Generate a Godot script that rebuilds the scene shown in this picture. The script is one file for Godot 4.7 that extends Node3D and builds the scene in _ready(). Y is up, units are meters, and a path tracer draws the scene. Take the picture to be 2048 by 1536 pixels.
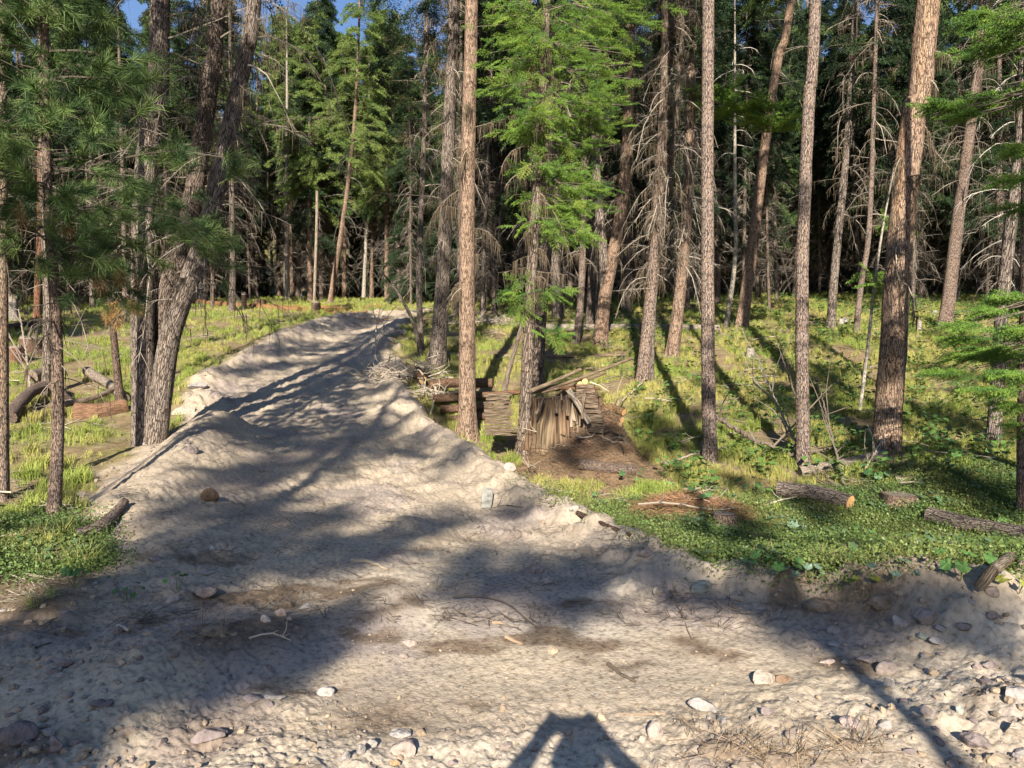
extends Node3D
# A bulldozed dirt road running up into a dry conifer forest, low sun from behind the viewer.

const EYE := Vector3(0, 1.55, 0)
const PITCH := 2.9
const SUN_AZ := 4.8        # shadows run away from the viewer, a little to the right
const SUN_EL := 28.2
const EXPOSURE := 2.65

var names := {}
var rng := RandomNumberGenerator.new()
var n_big := FastNoiseLite.new()
var n_mid := FastNoiseLite.new()
var n_fine := FastNoiseLite.new()
var n_tone := FastNoiseLite.new()
var n_edge := FastNoiseLite.new()
var prof := PackedFloat32Array()
var tab_l := PackedFloat32Array()
var tab_r := PackedFloat32Array()
var M := {}
var to_sun := Vector3.ZERO
var proto := {}
var placed_trunks: Array[Vector3] = []

# ------------------------------------------------------------------ naming
func numbered(called: String) -> String:
	if not names.has(called):
		names[called] = 0
		return called
	names[called] += 1
	return "%s_%03d" % [called, names[called]]

func tag(o: Node3D, label: String, category: String, group := "") -> Node3D:
	o.set_meta("label", label)
	o.set_meta("category", category)
	if group != "":
		o.set_meta("group", group)
	return o

func thing(called: String, label: String, category: String, at: Vector3, group := "") -> Node3D:
	var o := Node3D.new()
	o.name = numbered(called)
	add_child(o)
	o.position = at
	tag(o, label, category, group)
	return o

func part(called: String, mesh: Mesh, mat: Material, parent: Node3D, stuff := false) -> MeshInstance3D:
	var o := MeshInstance3D.new()
	o.name = called if parent != self else numbered(called)
	o.mesh = mesh
	if mat:
		o.material_override = mat
	o.cast_shadow = GeometryInstance3D.SHADOW_CASTING_SETTING_ON
	parent.add_child(o, true)
	if stuff:
		o.set_meta("kind", "stuff")
	return o

# ------------------------------------------------------------------ maths
func sm(a: float, b: float, x: float) -> float:
	var t := clampf((x - a) / (b - a), 0.0, 1.0)
	return t * t * (3.0 - 2.0 * t)

func table(pairs: Array, n: int, step: float) -> PackedFloat32Array:
	var out := PackedFloat32Array()
	out.resize(n)
	var k := 0
	for i in n:
		var d := i * step
		while k < pairs.size() - 2 and d > pairs[k + 1][0]:
			k += 1
		var t := clampf((d - pairs[k][0]) / (pairs[k + 1][0] - pairs[k][0]), 0.0, 1.0)
		out[i] = lerpf(pairs[k][1], pairs[k + 1][1], t)
	return out

func smooth_table(a: PackedFloat32Array, w: int) -> PackedFloat32Array:
	var out := a.duplicate()
	for i in a.size():
		var s := 0.0
		for j in range(-w, w + 1):
			s += a[clampi(i + j, 0, a.size() - 1)]
		out[i] = s / (2 * w + 1)
	return out

func look(t: PackedFloat32Array, d: float) -> float:
	var f := clampf(d * 5.0, 0.0, t.size() - 1.001)
	var i := int(f)
	return lerpf(t[i], t[i + 1], f - i)

func seg_dist(x: float, d: float, ax: float, ad: float, bx: float, bd: float) -> float:
	var ex := bx - ax
	var ed := bd - ad
	var t := clampf(((x - ax) * ex + (d - ad) * ed) / (ex * ex + ed * ed), 0.0, 1.0)
	return sqrt(pow(x - ax - ex * t, 2.0) + pow(d - ad - ed * t, 2.0))

func bump(x: float, d: float, cx: float, cd: float, r: float, h: float) -> float:
	var q := ((x - cx) * (x - cx) + (d - cd) * (d - cd)) / (r * r)
	return h * exp(-q) if q < 6.0 else 0.0

# how far inside the bare dirt a point lies (metres, negative on the forest floor)
func dirt(x: float, d: float) -> float:
	var e := 0.13 * n_edge.get_noise_2d(x * 3.0, d * 3.0) + 0.22 * n_edge.get_noise_2d(x, d)
	var m := minf(x - look(tab_l, d), look(tab_r, d) - x)
	return maxf(m, 4.05 + 0.1 * sin(x * 1.3) - d) + e

func height(x: float, z: float) -> float:
	var d := -z
	var h := look(prof, d)
	if d < -2.0:
		return h + 0.12 * n_big.get_noise_2d(x, z)
	h += 0.3 * sm(1.0, 5.0, x) * sm(12.0, 18.0, d)
	var m := dirt(x, d)
	var mr := look(tab_r, d) - x
	var ml := x - look(tab_l, d)
	var inside := sm(-0.1, 0.5, m)
	# the road bed is cut a little into the slope, the floor right of it lies lower than its edge
	h -= 0.22 * sm(0.2, 1.6, m) * sm(12.0, 20.0, d)
	if mr < 0.3 and d > 4.2:
		h -= 0.36 * sm(-0.25, 0.45, -mr) * (1.0 - sm(3.0, 5.5, -mr)) * sm(4.6, 6.5, d) * (1.0 - sm(11.5, 14.5, d))
	if x - look(tab_l, d) > mr or (d < 4.4 and x > 1.0):
		if absf(m) < 1.2:
			h += (0.17 + 0.05 * n_mid.get_noise_2d(x * 0.7, d * 0.7) + 0.03 * n_mid.get_noise_2d(x * 2.4, d * 2.4)) * exp(-pow((m - 0.27) / 0.3, 2.0)) * (1.0 - sm(26.0, 30.0, d))
	if d > 9.0 and absf(ml) < 1.4:
		h += (0.12 + 0.09 * n_mid.get_noise_2d(x * 0.8, d * 0.8) + 0.06 * n_mid.get_noise_2d(x * 2.6, d * 2.6)) * exp(-pow((ml - 0.2) / 0.42, 2.0)) * sm(10.5, 12.0, d) * (1.0 - sm(26.0, 30.0, d))
	# heaps pushed aside by the blade
	var s := seg_dist(x, d, -4.15, 9.9, -3.45, 6.6)
	if s < 1.8:
		h += 0.44 * exp(-pow(s / 0.52, 2.0)) * (1.0 - 0.5 * sm(8.8, 6.4, d))
	h += bump(x, d, -2.9, 5.9, 0.7, 0.1)
	h += bump(x, d, -5.9, 13.6, 0.7, 0.16) + bump(x, d, -5.1, 12.0, 0.5, 0.14) + bump(x, d, -2.2, 14.6, 0.55, 0.22) + bump(x, d, -2.7, 16.6, 0.6, 0.28)
	h += bump(x, d, 3.3, 3.9, 1.0, 0.2) + bump(x, d, 2.1, 2.75, 0.45, 0.11) + bump(x, d, 2.3, 4.0, 0.4, 0.13) + bump(x, d, 1.3, 2.6, 0.5, 0.06)
	h += bump(x, d, -0.75, 4.25, 0.28, 0.07) + bump(x, d, -0.75, 2.2, 0.45, 0.1) + bump(x, d, -1.75, 3.4, 0.4, 0.09) + bump(x, d, -1.3, 3.7, 0.3, 0.07) + bump(x, d, 0.5, 2.1, 0.8, 0.06)
	# the earth ramp of the old jump, and the heap of old needles
	var rx := (x - 1.0) / 0.72
	var rd := (d - 10.85) / (1.35 if d < 10.85 else 0.5)
	var rq := rx * rx * rx * rx + rd * rd
	if rq < 5.0:
		h += 0.82 * exp(-rq * 1.1) * (1.0 + 0.25 * n_mid.get_noise_2d(x * 1.3, d * 1.3))
	h += bump(x, d, 1.75, 7.5, 0.5, 0.26) + bump(x, d, 2.35, 7.6, 0.45, 0.14)
	# grain of the surface
	var rough := 0.26 + 0.42 * sm(4.3, 5.2, d) + 0.78 * sm(0.15, -0.35, n_tone.get_noise_2d(x * 0.8 + 40.0, d * 0.8))
	rough = maxf(rough, sm(1.0, 2.2, x) * (1.0 - sm(4.4, 5.0, d)))
	rough = maxf(rough, 1.0 - sm(0.3, 1.1, minf(absf(mr), absf(ml))))
	var near := 1.0 - sm(9.0, 16.0, d)
	if inside > 0.0:
		var c := n_mid.get_noise_2d(x, d)
		h += inside * rough * (0.034 * c + 0.022 * absf(n_mid.get_noise_2d(x * 2.3 + 9.0, d * 2.3)))
		if d > 8.0:
			h += inside * sm(8.0, 11.0, d) * (0.035 * n_mid.get_noise_2d(x * 1.6 + d * 0.5, d * 0.5) + 0.02 * n_mid.get_noise_2d(x * 3.0, d * 2.0))
		if near > 0.0:
			h += inside * near * (0.02 + rough) * (0.010 * n_fine.get_noise_2d(x, d) - 0.010 * absf(n_fine.get_noise_2d(x * 1.9 + 3.0, d * 1.9)) + 0.006 * n_fine.get_noise_2d(x * 3.6, d * 3.6))
	h += (1.0 - inside) * (0.1 * n_big.get_noise_2d(x, d) + 0.035 * n_mid.get_noise_2d(x, d))
	return h

func on_ground(x: float, d: float) -> Vector3:
	return Vector3(x, height(x, -d), -d)

func ray(px: float, py: float) -> Vector3:
	var v := Vector3(px - 1024.0, 768.0 - py, -1420.0)
	return v.rotated(Vector3.RIGHT, -deg_to_rad(PITCH)).normalized()

# where a line of sight meets the ground
func spot(px: float, py: float) -> Vector3:
	var v := ray(px, py)
	var t := 1.2
	var prev := t
	while t < 90.0:
		var p := EYE + v * t
		if p.y < height(p.x, p.z):
			for k in 12:
				var mid := (prev + t) * 0.5
				p = EYE + v * mid
				if p.y < height(p.x, p.z):
					t = mid
				else:
					prev = mid
			p = EYE + v * t
			return Vector3(p.x, height(p.x, p.z), p.z)
		prev = t
		t *= 1.012
	return EYE + v * 90.0

# a point on a line of sight at a given distance ahead
func at_depth(px: float, py: float, d: float) -> Vector3:
	var v := ray(px, py)
	return EYE + v * (d / -v.z)

func rv(r: RandomNumberGenerator) -> Vector3:
	var v := Vector3(r.randf_range(-1, 1), r.randf_range(-1, 1), r.randf_range(-1, 1))
	return v.normalized() if v.length() > 0.01 else Vector3.UP

# ------------------------------------------------------------------ triangle soup for twigs, needles, blades
class Soup:
	var v := PackedVector3Array()
	var c := PackedColorArray()
	func tri(a: Vector3, b: Vector3, d: Vector3, col: Color) -> void:
		v.append(a); v.append(b); v.append(d)
		c.append(col); c.append(col); c.append(col)
	func ribbon(a: Vector3, b: Vector3, side: Vector3, wa: float, wb: float, col: Color) -> void:
		var p := side * wa
		var q := side * wb
		tri(a - p, a + p, b + q, col)
		if wb > 0.0:
			tri(a - p, b + q, b - q, col)
	func tube(path: PackedVector3Array, r0: float, r1: float, sides: int, col: Color) -> void:
		var n := path.size()
		var old := PackedVector3Array()
		for i in n:
			var t: Vector3 = (path[mini(i + 1, n - 1)] - path[maxi(i - 1, 0)]).normalized()
			var u := t.cross(Vector3(0.3, 0.2, 0.93)).normalized()
			var w := t.cross(u)
			var r := lerpf(r0, r1, float(i) / (n - 1))
			var ring := PackedVector3Array()
			for k in sides:
				var an := TAU * k / sides
				ring.append(path[i] + (u * cos(an) + w * sin(an)) * r)
			if i > 0:
				for k in sides:
					var k2 := (k + 1) % sides
					tri(old[k], old[k2], ring[k2], col)
					tri(old[k], ring[k2], ring[k], col)
			old = ring
	func bake(xf: Transform3D, s: Dictionary, tint: int) -> void:
		v.append_array(xf * (s.v as PackedVector3Array))
		c.append_array(s.c[tint])
	func mesh() -> ArrayMesh:
		var a := []
		a.resize(Mesh.ARRAY_MAX)
		a[Mesh.ARRAY_VERTEX] = v
		a[Mesh.ARRAY_COLOR] = c
		var m := ArrayMesh.new()
		if v.size() > 0:
			m.add_surface_from_arrays(Mesh.PRIMITIVE_TRIANGLES, a)
		return m

# a soup as a stamp in several tints
func stamp(s: Soup, tints: Array) -> Dictionary:
	var out := {"v": s.v, "c": []}
	for t: Color in tints:
		var cc := PackedColorArray()
		cc.resize(s.c.size())
		for i in s.c.size():
			var b: Color = s.c[i]
			cc[i] = Color(b.r * t.r, b.g * t.g, b.b * t.b)
		out.c.append(cc)
	return out

# ------------------------------------------------------------------ indexed tubes: trunks, logs, sticks
func curve_through(pts: Array, step: float) -> PackedVector3Array:
	var out := PackedVector3Array()
	for i in pts.size() - 1:
		var a: Vector3 = pts[i]
		var b: Vector3 = pts[i + 1]
		var pa: Vector3 = pts[i - 1] if i > 0 else a - (b - a)
		var pb: Vector3 = pts[i + 2] if i + 2 < pts.size() else b + (b - a)
		var n := maxi(1, int(a.distance_to(b) / step))
		for k in n:
			out.append(a.cubic_interpolate(b, pa, pb, float(k) / n))
	out.append(pts[-1])
	return out

# radius: a callable of (share along the path, metres along it)
func trunk_mesh(path: PackedVector3Array, r0: float, r1: float, sides: int, sd: int, flare := 0.5, tile := 0.5, rough := 0.05, tint := Color.WHITE, caps := false, power := 1.0) -> ArrayMesh:
	var nz := FastNoiseLite.new()
	nz.seed = sd
	nz.frequency = 1.0
	nz.fractal_octaves = 2
	var n := path.size()
	var v := PackedVector3Array()
	var nn := PackedVector3Array()
	var uv := PackedVector2Array()
	var col := PackedColorArray()
	var idx := PackedInt32Array()
	var along := 0.0
	var total := 0.0
	for i in n - 1:
		total += path[i].distance_to(path[i + 1])
	var around := maxf(1.0, roundf(TAU * r0 / tile))
	var ref := Vector3(0.31, 0.05, 0.95)
	if absf((path[n - 1] - path[0]).normalized().dot(ref)) > 0.8:
		ref = Vector3.UP
	var lobe := nz.get_noise_1d(77.0) * 6.0
	for i in n:
		if i > 0:
			along += path[i].distance_to(path[i - 1])
		var t := (path[mini(i + 1, n - 1)] - path[maxi(i - 1, 0)]).normalized()
		var u := t.cross(ref).normalized()
		var w := u.cross(t)
		var base_r := lerpf(r0, r1, pow(along / total, power))
		var fl := flare * exp(-along / (r0 * 1.6 + 0.05)) if flare > 0.0 else 0.0
		for k in sides + 1:
			var an := TAU * k / sides
			var cs := cos(an)
			var sn := sin(an)
			var g := nz.get_noise_3d(cs * 2.2, along * 1.1, sn * 2.2) * 1.2 + nz.get_noise_3d(cs * 5.5 + 9.0, along * 2.5, sn * 5.5)
			var r := base_r * (1.0 + rough * g + fl * (0.75 + 0.5 * cos(an * 4.0 + lobe)))
			var o := u * cs + w * sn
			v.append(path[i] + o * r)
			nn.append(o)
			uv.append(Vector2(around * k / sides, along / (tile * 2.0)))
			var q := 1.0 + 0.34 * nz.get_noise_3d(cs * 1.1, along * 0.6 + 50.0, sn * 1.1)
			col.append(Color(tint.r * q, tint.g * q, tint.b * q))
	for i in n - 1:
		for k in sides:
			var a := i * (sides + 1) + k
			var b := a + sides + 1
			idx.append_array(PackedInt32Array([a, a + 1, b, a + 1, b + 1, b]))
	# real normals from the displaced grid
	for i in n:
		for k in sides + 1:
			var a := i * (sides + 1) + k
			var l := i * (sides + 1) + (k - 1 if k > 0 else sides - 1)
			var r2 := i * (sides + 1) + (k + 1 if k < sides else 1)
			var up := mini(i + 1, n - 1) * (sides + 1) + k
			var dn := maxi(i - 1, 0) * (sides + 1) + k
			var nv := (v[r2] - v[l]).cross(v[up] - v[dn]).normalized()
			if nv.dot(nn[a]) < 0.0:
				nv = -nv
			nn[a] = nv
	if caps:
		for e in 2:
			var i := 0 if e == 0 else n - 1
			var t := (path[0] - path[1]).normalized() if e == 0 else (path[n - 1] - path[n - 2]).normalized()
			var c0 := v.size()
			v.append(path[i]); nn.append(t); uv.append(Vector2(0.5, 0.5)); col.append(tint)
			for k in sides + 1:
				v.append(v[i * (sides + 1) + k]); nn.append(t)
				uv.append(Vector2(0.5 + 0.4 * cos(TAU * k / sides), 0.5 + 0.4 * sin(TAU * k / sides))); col.append(tint)
			for k in sides:
				if e == 0:
					idx.append_array(PackedInt32Array([c0, c0 + 2 + k, c0 + 1 + k]))
				else:
					idx.append_array(PackedInt32Array([c0, c0 + 1 + k, c0 + 2 + k]))
	return indexed(v, nn, uv, col, idx)

func indexed(v: PackedVector3Array, nn, uv, col, idx: PackedInt32Array) -> ArrayMesh:
	var a := []
	a.resize(Mesh.ARRAY_MAX)
	a[Mesh.ARRAY_VERTEX] = v
	if nn != null: a[Mesh.ARRAY_NORMAL] = nn
	if uv != null: a[Mesh.ARRAY_TEX_UV] = uv
	if col != null: a[Mesh.ARRAY_COLOR] = col
	a[Mesh.ARRAY_INDEX] = idx
	var m := ArrayMesh.new()
	m.add_surface_from_arrays(Mesh.PRIMITIVE_TRIANGLES, a)
	return m

# the sawn face of a log: a disc a little proud of the end, with rings in its texture
func disc_mesh(at: Vector3, out_dir: Vector3, r: float, sd: int) -> ArrayMesh:
	var rr := RandomNumberGenerator.new()
	rr.seed = sd
	var u := out_dir.cross(Vector3(0.3, 0.9, 0.2)).normalized()
	var w := out_dir.cross(u)
	var v := PackedVector3Array([at + out_dir * 0.004])
	var nn := PackedVector3Array([out_dir])
	var uv := PackedVector2Array([Vector2(0.5, 0.5)])
	var idx := PackedInt32Array()
	for k in 19:
		var an := TAU * k / 18.0
		var q := r * (1.0 + 0.04 * sin(an * 3.0 + sd))
		v.append(at + out_dir * 0.003 + (u * cos(an) + w * sin(an)) * q)
		nn.append(out_dir)
		uv.append(Vector2(0.5 + 0.48 * cos(an), 0.5 + 0.48 * sin(an)))
		if k < 18:
			idx.append_array(PackedInt32Array([0, k + 2, k + 1]))
	return indexed(v, nn, uv, null, idx)
# ------------------------------------------------------------------ materials
func std(called: String, rough := 0.9) -> StandardMaterial3D:
	var m := StandardMaterial3D.new()
	m.resource_name = called
	m.roughness = rough
	m.metallic_specular = 0.25
	M[called] = m
	return m

func tinted(called: String, rough := 0.9, back := Color.BLACK) -> StandardMaterial3D:
	var m := std(called, rough)
	m.vertex_color_use_as_albedo = true
	m.cull_mode = BaseMaterial3D.CULL_DISABLED
	if back != Color.BLACK:
		m.backlight_enabled = true
		m.backlight = back
	return m

func noise_tex(kind: int, freq: float, sd: int, ramp: Array, size := 512, octaves := 4, warp := 0.0) -> NoiseTexture2D:
	var n := FastNoiseLite.new()
	n.noise_type = kind
	n.frequency = freq
	n.seed = sd
	n.fractal_octaves = octaves
	if kind == FastNoiseLite.TYPE_CELLULAR:
		n.cellular_return_type = FastNoiseLite.RETURN_DISTANCE2_SUB
	if warp > 0.0:
		n.domain_warp_enabled = true
		n.domain_warp_amplitude = warp
		n.domain_warp_frequency = freq * 0.7
	var t := NoiseTexture2D.new()
	t.width = size
	t.height = size
	t.seamless = true
	t.noise = n
	if ramp.size() > 0:
		var g := Gradient.new()
		var off := PackedFloat32Array()
		var cols := PackedColorArray()
		for r in ramp:
			off.append(r[0])
			cols.append(r[1])
		g.offsets = off
		g.colors = cols
		t.color_ramp = g
	return t

# bark: long plates parted by dark furrows, flaking in several tones; u runs round the trunk and meets itself
func bark_maps(sd: int, furrow: Color, tones: Array, cell_u: float, cell_v: float, crack_w: float, speck: float) -> Array:
	var S := 512
	var cells := FastNoiseLite.new()
	cells.noise_type = FastNoiseLite.TYPE_CELLULAR
	cells.cellular_return_type = FastNoiseLite.RETURN_DISTANCE2_SUB
	cells.frequency = 1.0
	cells.seed = sd
	cells.fractal_type = FastNoiseLite.FRACTAL_NONE
	var ids := cells.duplicate()
	ids.cellular_return_type = FastNoiseLite.RETURN_CELL_VALUE
	var soft := FastNoiseLite.new()
	soft.frequency = 1.0
	soft.seed = sd + 3
	soft.fractal_octaves = 3
	var rgb := PackedByteArray()
	rgb.resize(S * S * 3)
	var hh := PackedByteArray()
	hh.resize(S * S)
	var R := 0.5 / TAU
	for y in S:
		var yy := float(y) / S          # metres along, one metre per tile
		var blend := clampf((yy - 0.85) / 0.15, 0.0, 1.0)
		for x in S:
			var an := TAU * x / S
			var cx := cos(an) * R
			var cz := sin(an) * R
			var t := 0.0
			var id := 0.0
			var f := 0.0
			for pass_ in (2 if blend > 0.0 else 1):
				var y2 := yy - pass_
				var w := 1.0 - blend if pass_ == 0 else blend
				var wob := soft.get_noise_3d(cx * 14.0, y2 * 6.0, cz * 14.0)
				var qx := cx / cell_u + wob * 0.5
				var qz := cz / cell_u + wob * 0.4
				var qy := y2 / cell_v + wob * 0.7
				t += w * (cells.get_noise_3d(qx, qy, qz) + 1.0)
				id += w * ids.get_noise_3d(qx * 2.1, qy * 2.6, qz * 2.1)
				f += w * soft.get_noise_3d(cx * 90.0, y2 * 45.0, cz * 90.0)
			var plate := sm(0.02, crack_w, t)
			var pick := clampf(0.5 + 0.5 * id + 0.35 * f, 0.0, 0.999) * (tones.size() - 1)
			var i := int(pick)
			var c: Color = (tones[i] as Color).lerp(tones[i + 1], pick - i)
			c = furrow.lerp(c, plate)
			if f > 0.62 - speck:
				c = c.lerp(furrow, 0.75)
			var g := 0.88 + 0.3 * f
			var o := (y * S + x) * 3
			rgb[o] = int(clampf(c.r * g, 0, 1) * 255)
			rgb[o + 1] = int(clampf(c.g * g, 0, 1) * 255)
			rgb[o + 2] = int(clampf(c.b * g, 0, 1) * 255)
			hh[y * S + x] = int(clampf(0.15 + 0.55 * plate + 0.15 * id + 0.2 * f, 0, 1) * 255)
	var a := ImageTexture.create_from_image(Image.create_from_data(S, S, false, Image.FORMAT_RGB8, rgb))
	var b := ImageTexture.create_from_image(Image.create_from_data(S, S, false, Image.FORMAT_L8, hh))
	return [a, b]

func bark(called: String, maps: Array, depth: float) -> void:
	var m := std(called, 0.92)
	m.vertex_color_use_as_albedo = true
	m.albedo_texture = maps[0]
	m.heightmap_enabled = true
	m.heightmap_texture = maps[1]
	m.heightmap_scale = depth

func ring_maps() -> ImageTexture:
	var S := 128
	var im := Image.create(S, S, false, Image.FORMAT_RGB8)
	var nz := FastNoiseLite.new()
	nz.frequency = 0.03
	for y in S:
		for x in S:
			var p := Vector2(x - S * 0.5, y - S * 0.5)
			var r := p.length() / (S * 0.5)
			var w := 0.5 + 0.5 * sin((r * 11.0 + nz.get_noise_2d(x, y) * 1.5) * TAU)
			var c := Color(0.80, 0.66, 0.47).lerp(Color(0.62, 0.45, 0.29), w * 0.6 + 0.2 * nz.get_noise_2d(x * 4.0, y * 4.0))
			if r > 0.9:
				c = Color(0.36, 0.25, 0.18)
			im.set_pixel(x, y, c)
	return ImageTexture.create_from_image(im)

func make_materials() -> void:
	# three barks: scaly tan, grey brown with furrows, dull grey of the thin spruces
	bark("bark_tan", bark_maps(11, Color(0.34, 0.28, 0.245), [Color(0.55, 0.47, 0.41), Color(0.66, 0.57, 0.50), Color(0.71, 0.63, 0.56), Color(0.60, 0.47, 0.385), Color(0.75, 0.67, 0.6)], 0.020, 0.13, 0.24, 0.12), 1.3)
	bark("bark_grey", bark_maps(23, Color(0.27, 0.24, 0.225), [Color(0.46, 0.42, 0.395), Color(0.57, 0.52, 0.485), Color(0.62, 0.58, 0.54), Color(0.50, 0.44, 0.40), Color(0.66, 0.62, 0.575)], 0.026, 0.17, 0.26, 0.08), 1.6)
	bark("bark_dark", bark_maps(37, Color(0.29, 0.25, 0.235), [Color(0.45, 0.41, 0.39), Color(0.56, 0.51, 0.485), Color(0.62, 0.57, 0.54), Color(0.64, 0.52, 0.43), Color(0.58, 0.54, 0.51)], 0.019, 0.085, 0.22, 0.12), 1.2)
	var white := std("bark_pale", 0.85)
	white.vertex_color_use_as_albedo = true
	white.albedo_texture = noise_tex(FastNoiseLite.TYPE_SIMPLEX_SMOOTH, 0.05, 5, [[0.0, Color(0.2, 0.19, 0.175)], [0.4, Color(0.42, 0.4, 0.37)], [0.55, Color(0.6, 0.57, 0.53)], [1.0, Color(0.7, 0.67, 0.62)]], 256)
	# weathered wood: long grain
	var wood := std("wood_grey", 0.85)
	wood.vertex_color_use_as_albedo = true
	wood.albedo_texture = noise_tex(FastNoiseLite.TYPE_SIMPLEX_SMOOTH, 0.02, 8, [[0.0, Color(0.16, 0.145, 0.13)], [0.42, Color(0.44, 0.40, 0.36)], [0.6, Color(0.56, 0.52, 0.475)], [1.0, Color(0.7, 0.66, 0.61)]], 512, 5)
	wood.uv1_scale = Vector3(3.0, 0.35, 1.0)
	wood.heightmap_enabled = true
	wood.heightmap_texture = noise_tex(FastNoiseLite.TYPE_SIMPLEX_SMOOTH, 0.02, 8, [], 512, 5)
	wood.heightmap_scale = 0.8
	var brown := wood.duplicate()
	brown.albedo_color = Color(0.86, 0.74, 0.64)
	M["wood_brown"] = brown
	var dw := wood.duplicate()
	dw.albedo_color = Color(0.8, 0.76, 0.72)
	M["wood_dark"] = dw
	var cut := std("wood_cut", 0.8)
	cut.albedo_texture = ring_maps()
	# earth: tint per vertex, grain and small cracks from two textures
	var earth := std("earth", 0.97)
	earth.vertex_color_use_as_albedo = true
	earth.metallic_specular = 0.1
	earth.uv1_triplanar = true
	earth.uv1_world_triplanar = true
	earth.uv1_scale = Vector3.ONE * 0.61
	earth.albedo_texture = noise_tex(FastNoiseLite.TYPE_SIMPLEX_SMOOTH, 0.035, 3, [[0.0, Color(0.52, 0.50, 0.485)], [0.3, Color(0.82, 0.81, 0.80)], [0.48, Color(0.94, 0.935, 0.93)], [1.0, Color(1, 1, 1)]], 1024, 6)
	earth.heightmap_enabled = true
	earth.heightmap_texture = noise_tex(FastNoiseLite.TYPE_CELLULAR, 0.055, 4, [[0.0, Color(0.1, 0.1, 0.1)], [0.3, Color(0.6, 0.6, 0.6)], [0.6, Color(0.85, 0.85, 0.85)], [1.0, Color(1, 1, 1)]], 1024, 4, 12.0)
	earth.heightmap_scale = 0.38
	var rock := std("rock", 0.85)
	rock.vertex_color_use_as_albedo = true
	rock.uv1_triplanar = true
	rock.uv1_scale = Vector3.ONE * 2.3
	rock.albedo_texture = noise_tex(FastNoiseLite.TYPE_SIMPLEX_SMOOTH, 0.012, 6, [[0.0, Color(0.62, 0.6, 0.6)], [0.45, Color(0.88, 0.87, 0.86)], [1.0, Color(1, 1, 1)]], 512, 5)
	rock.heightmap_enabled = true
	rock.heightmap_texture = noise_tex(FastNoiseLite.TYPE_SIMPLEX_SMOOTH, 0.02, 7, [], 512, 5)
	rock.heightmap_scale = 1.2
	tinted("twig", 0.9)
	tinted("lichen", 0.95, Color(0.5, 0.42, 0.3))
	tinted("needle", 0.55, Color(0.40, 0.46, 0.2))
	tinted("dark_needle", 0.65, Color(0.25, 0.3, 0.15))
	tinted("blade", 0.6, Color(0.5, 0.54, 0.25))
	tinted("leaf", 0.42, Color(0.3, 0.4, 0.15))
	tinted("cloth", 0.95)

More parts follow.
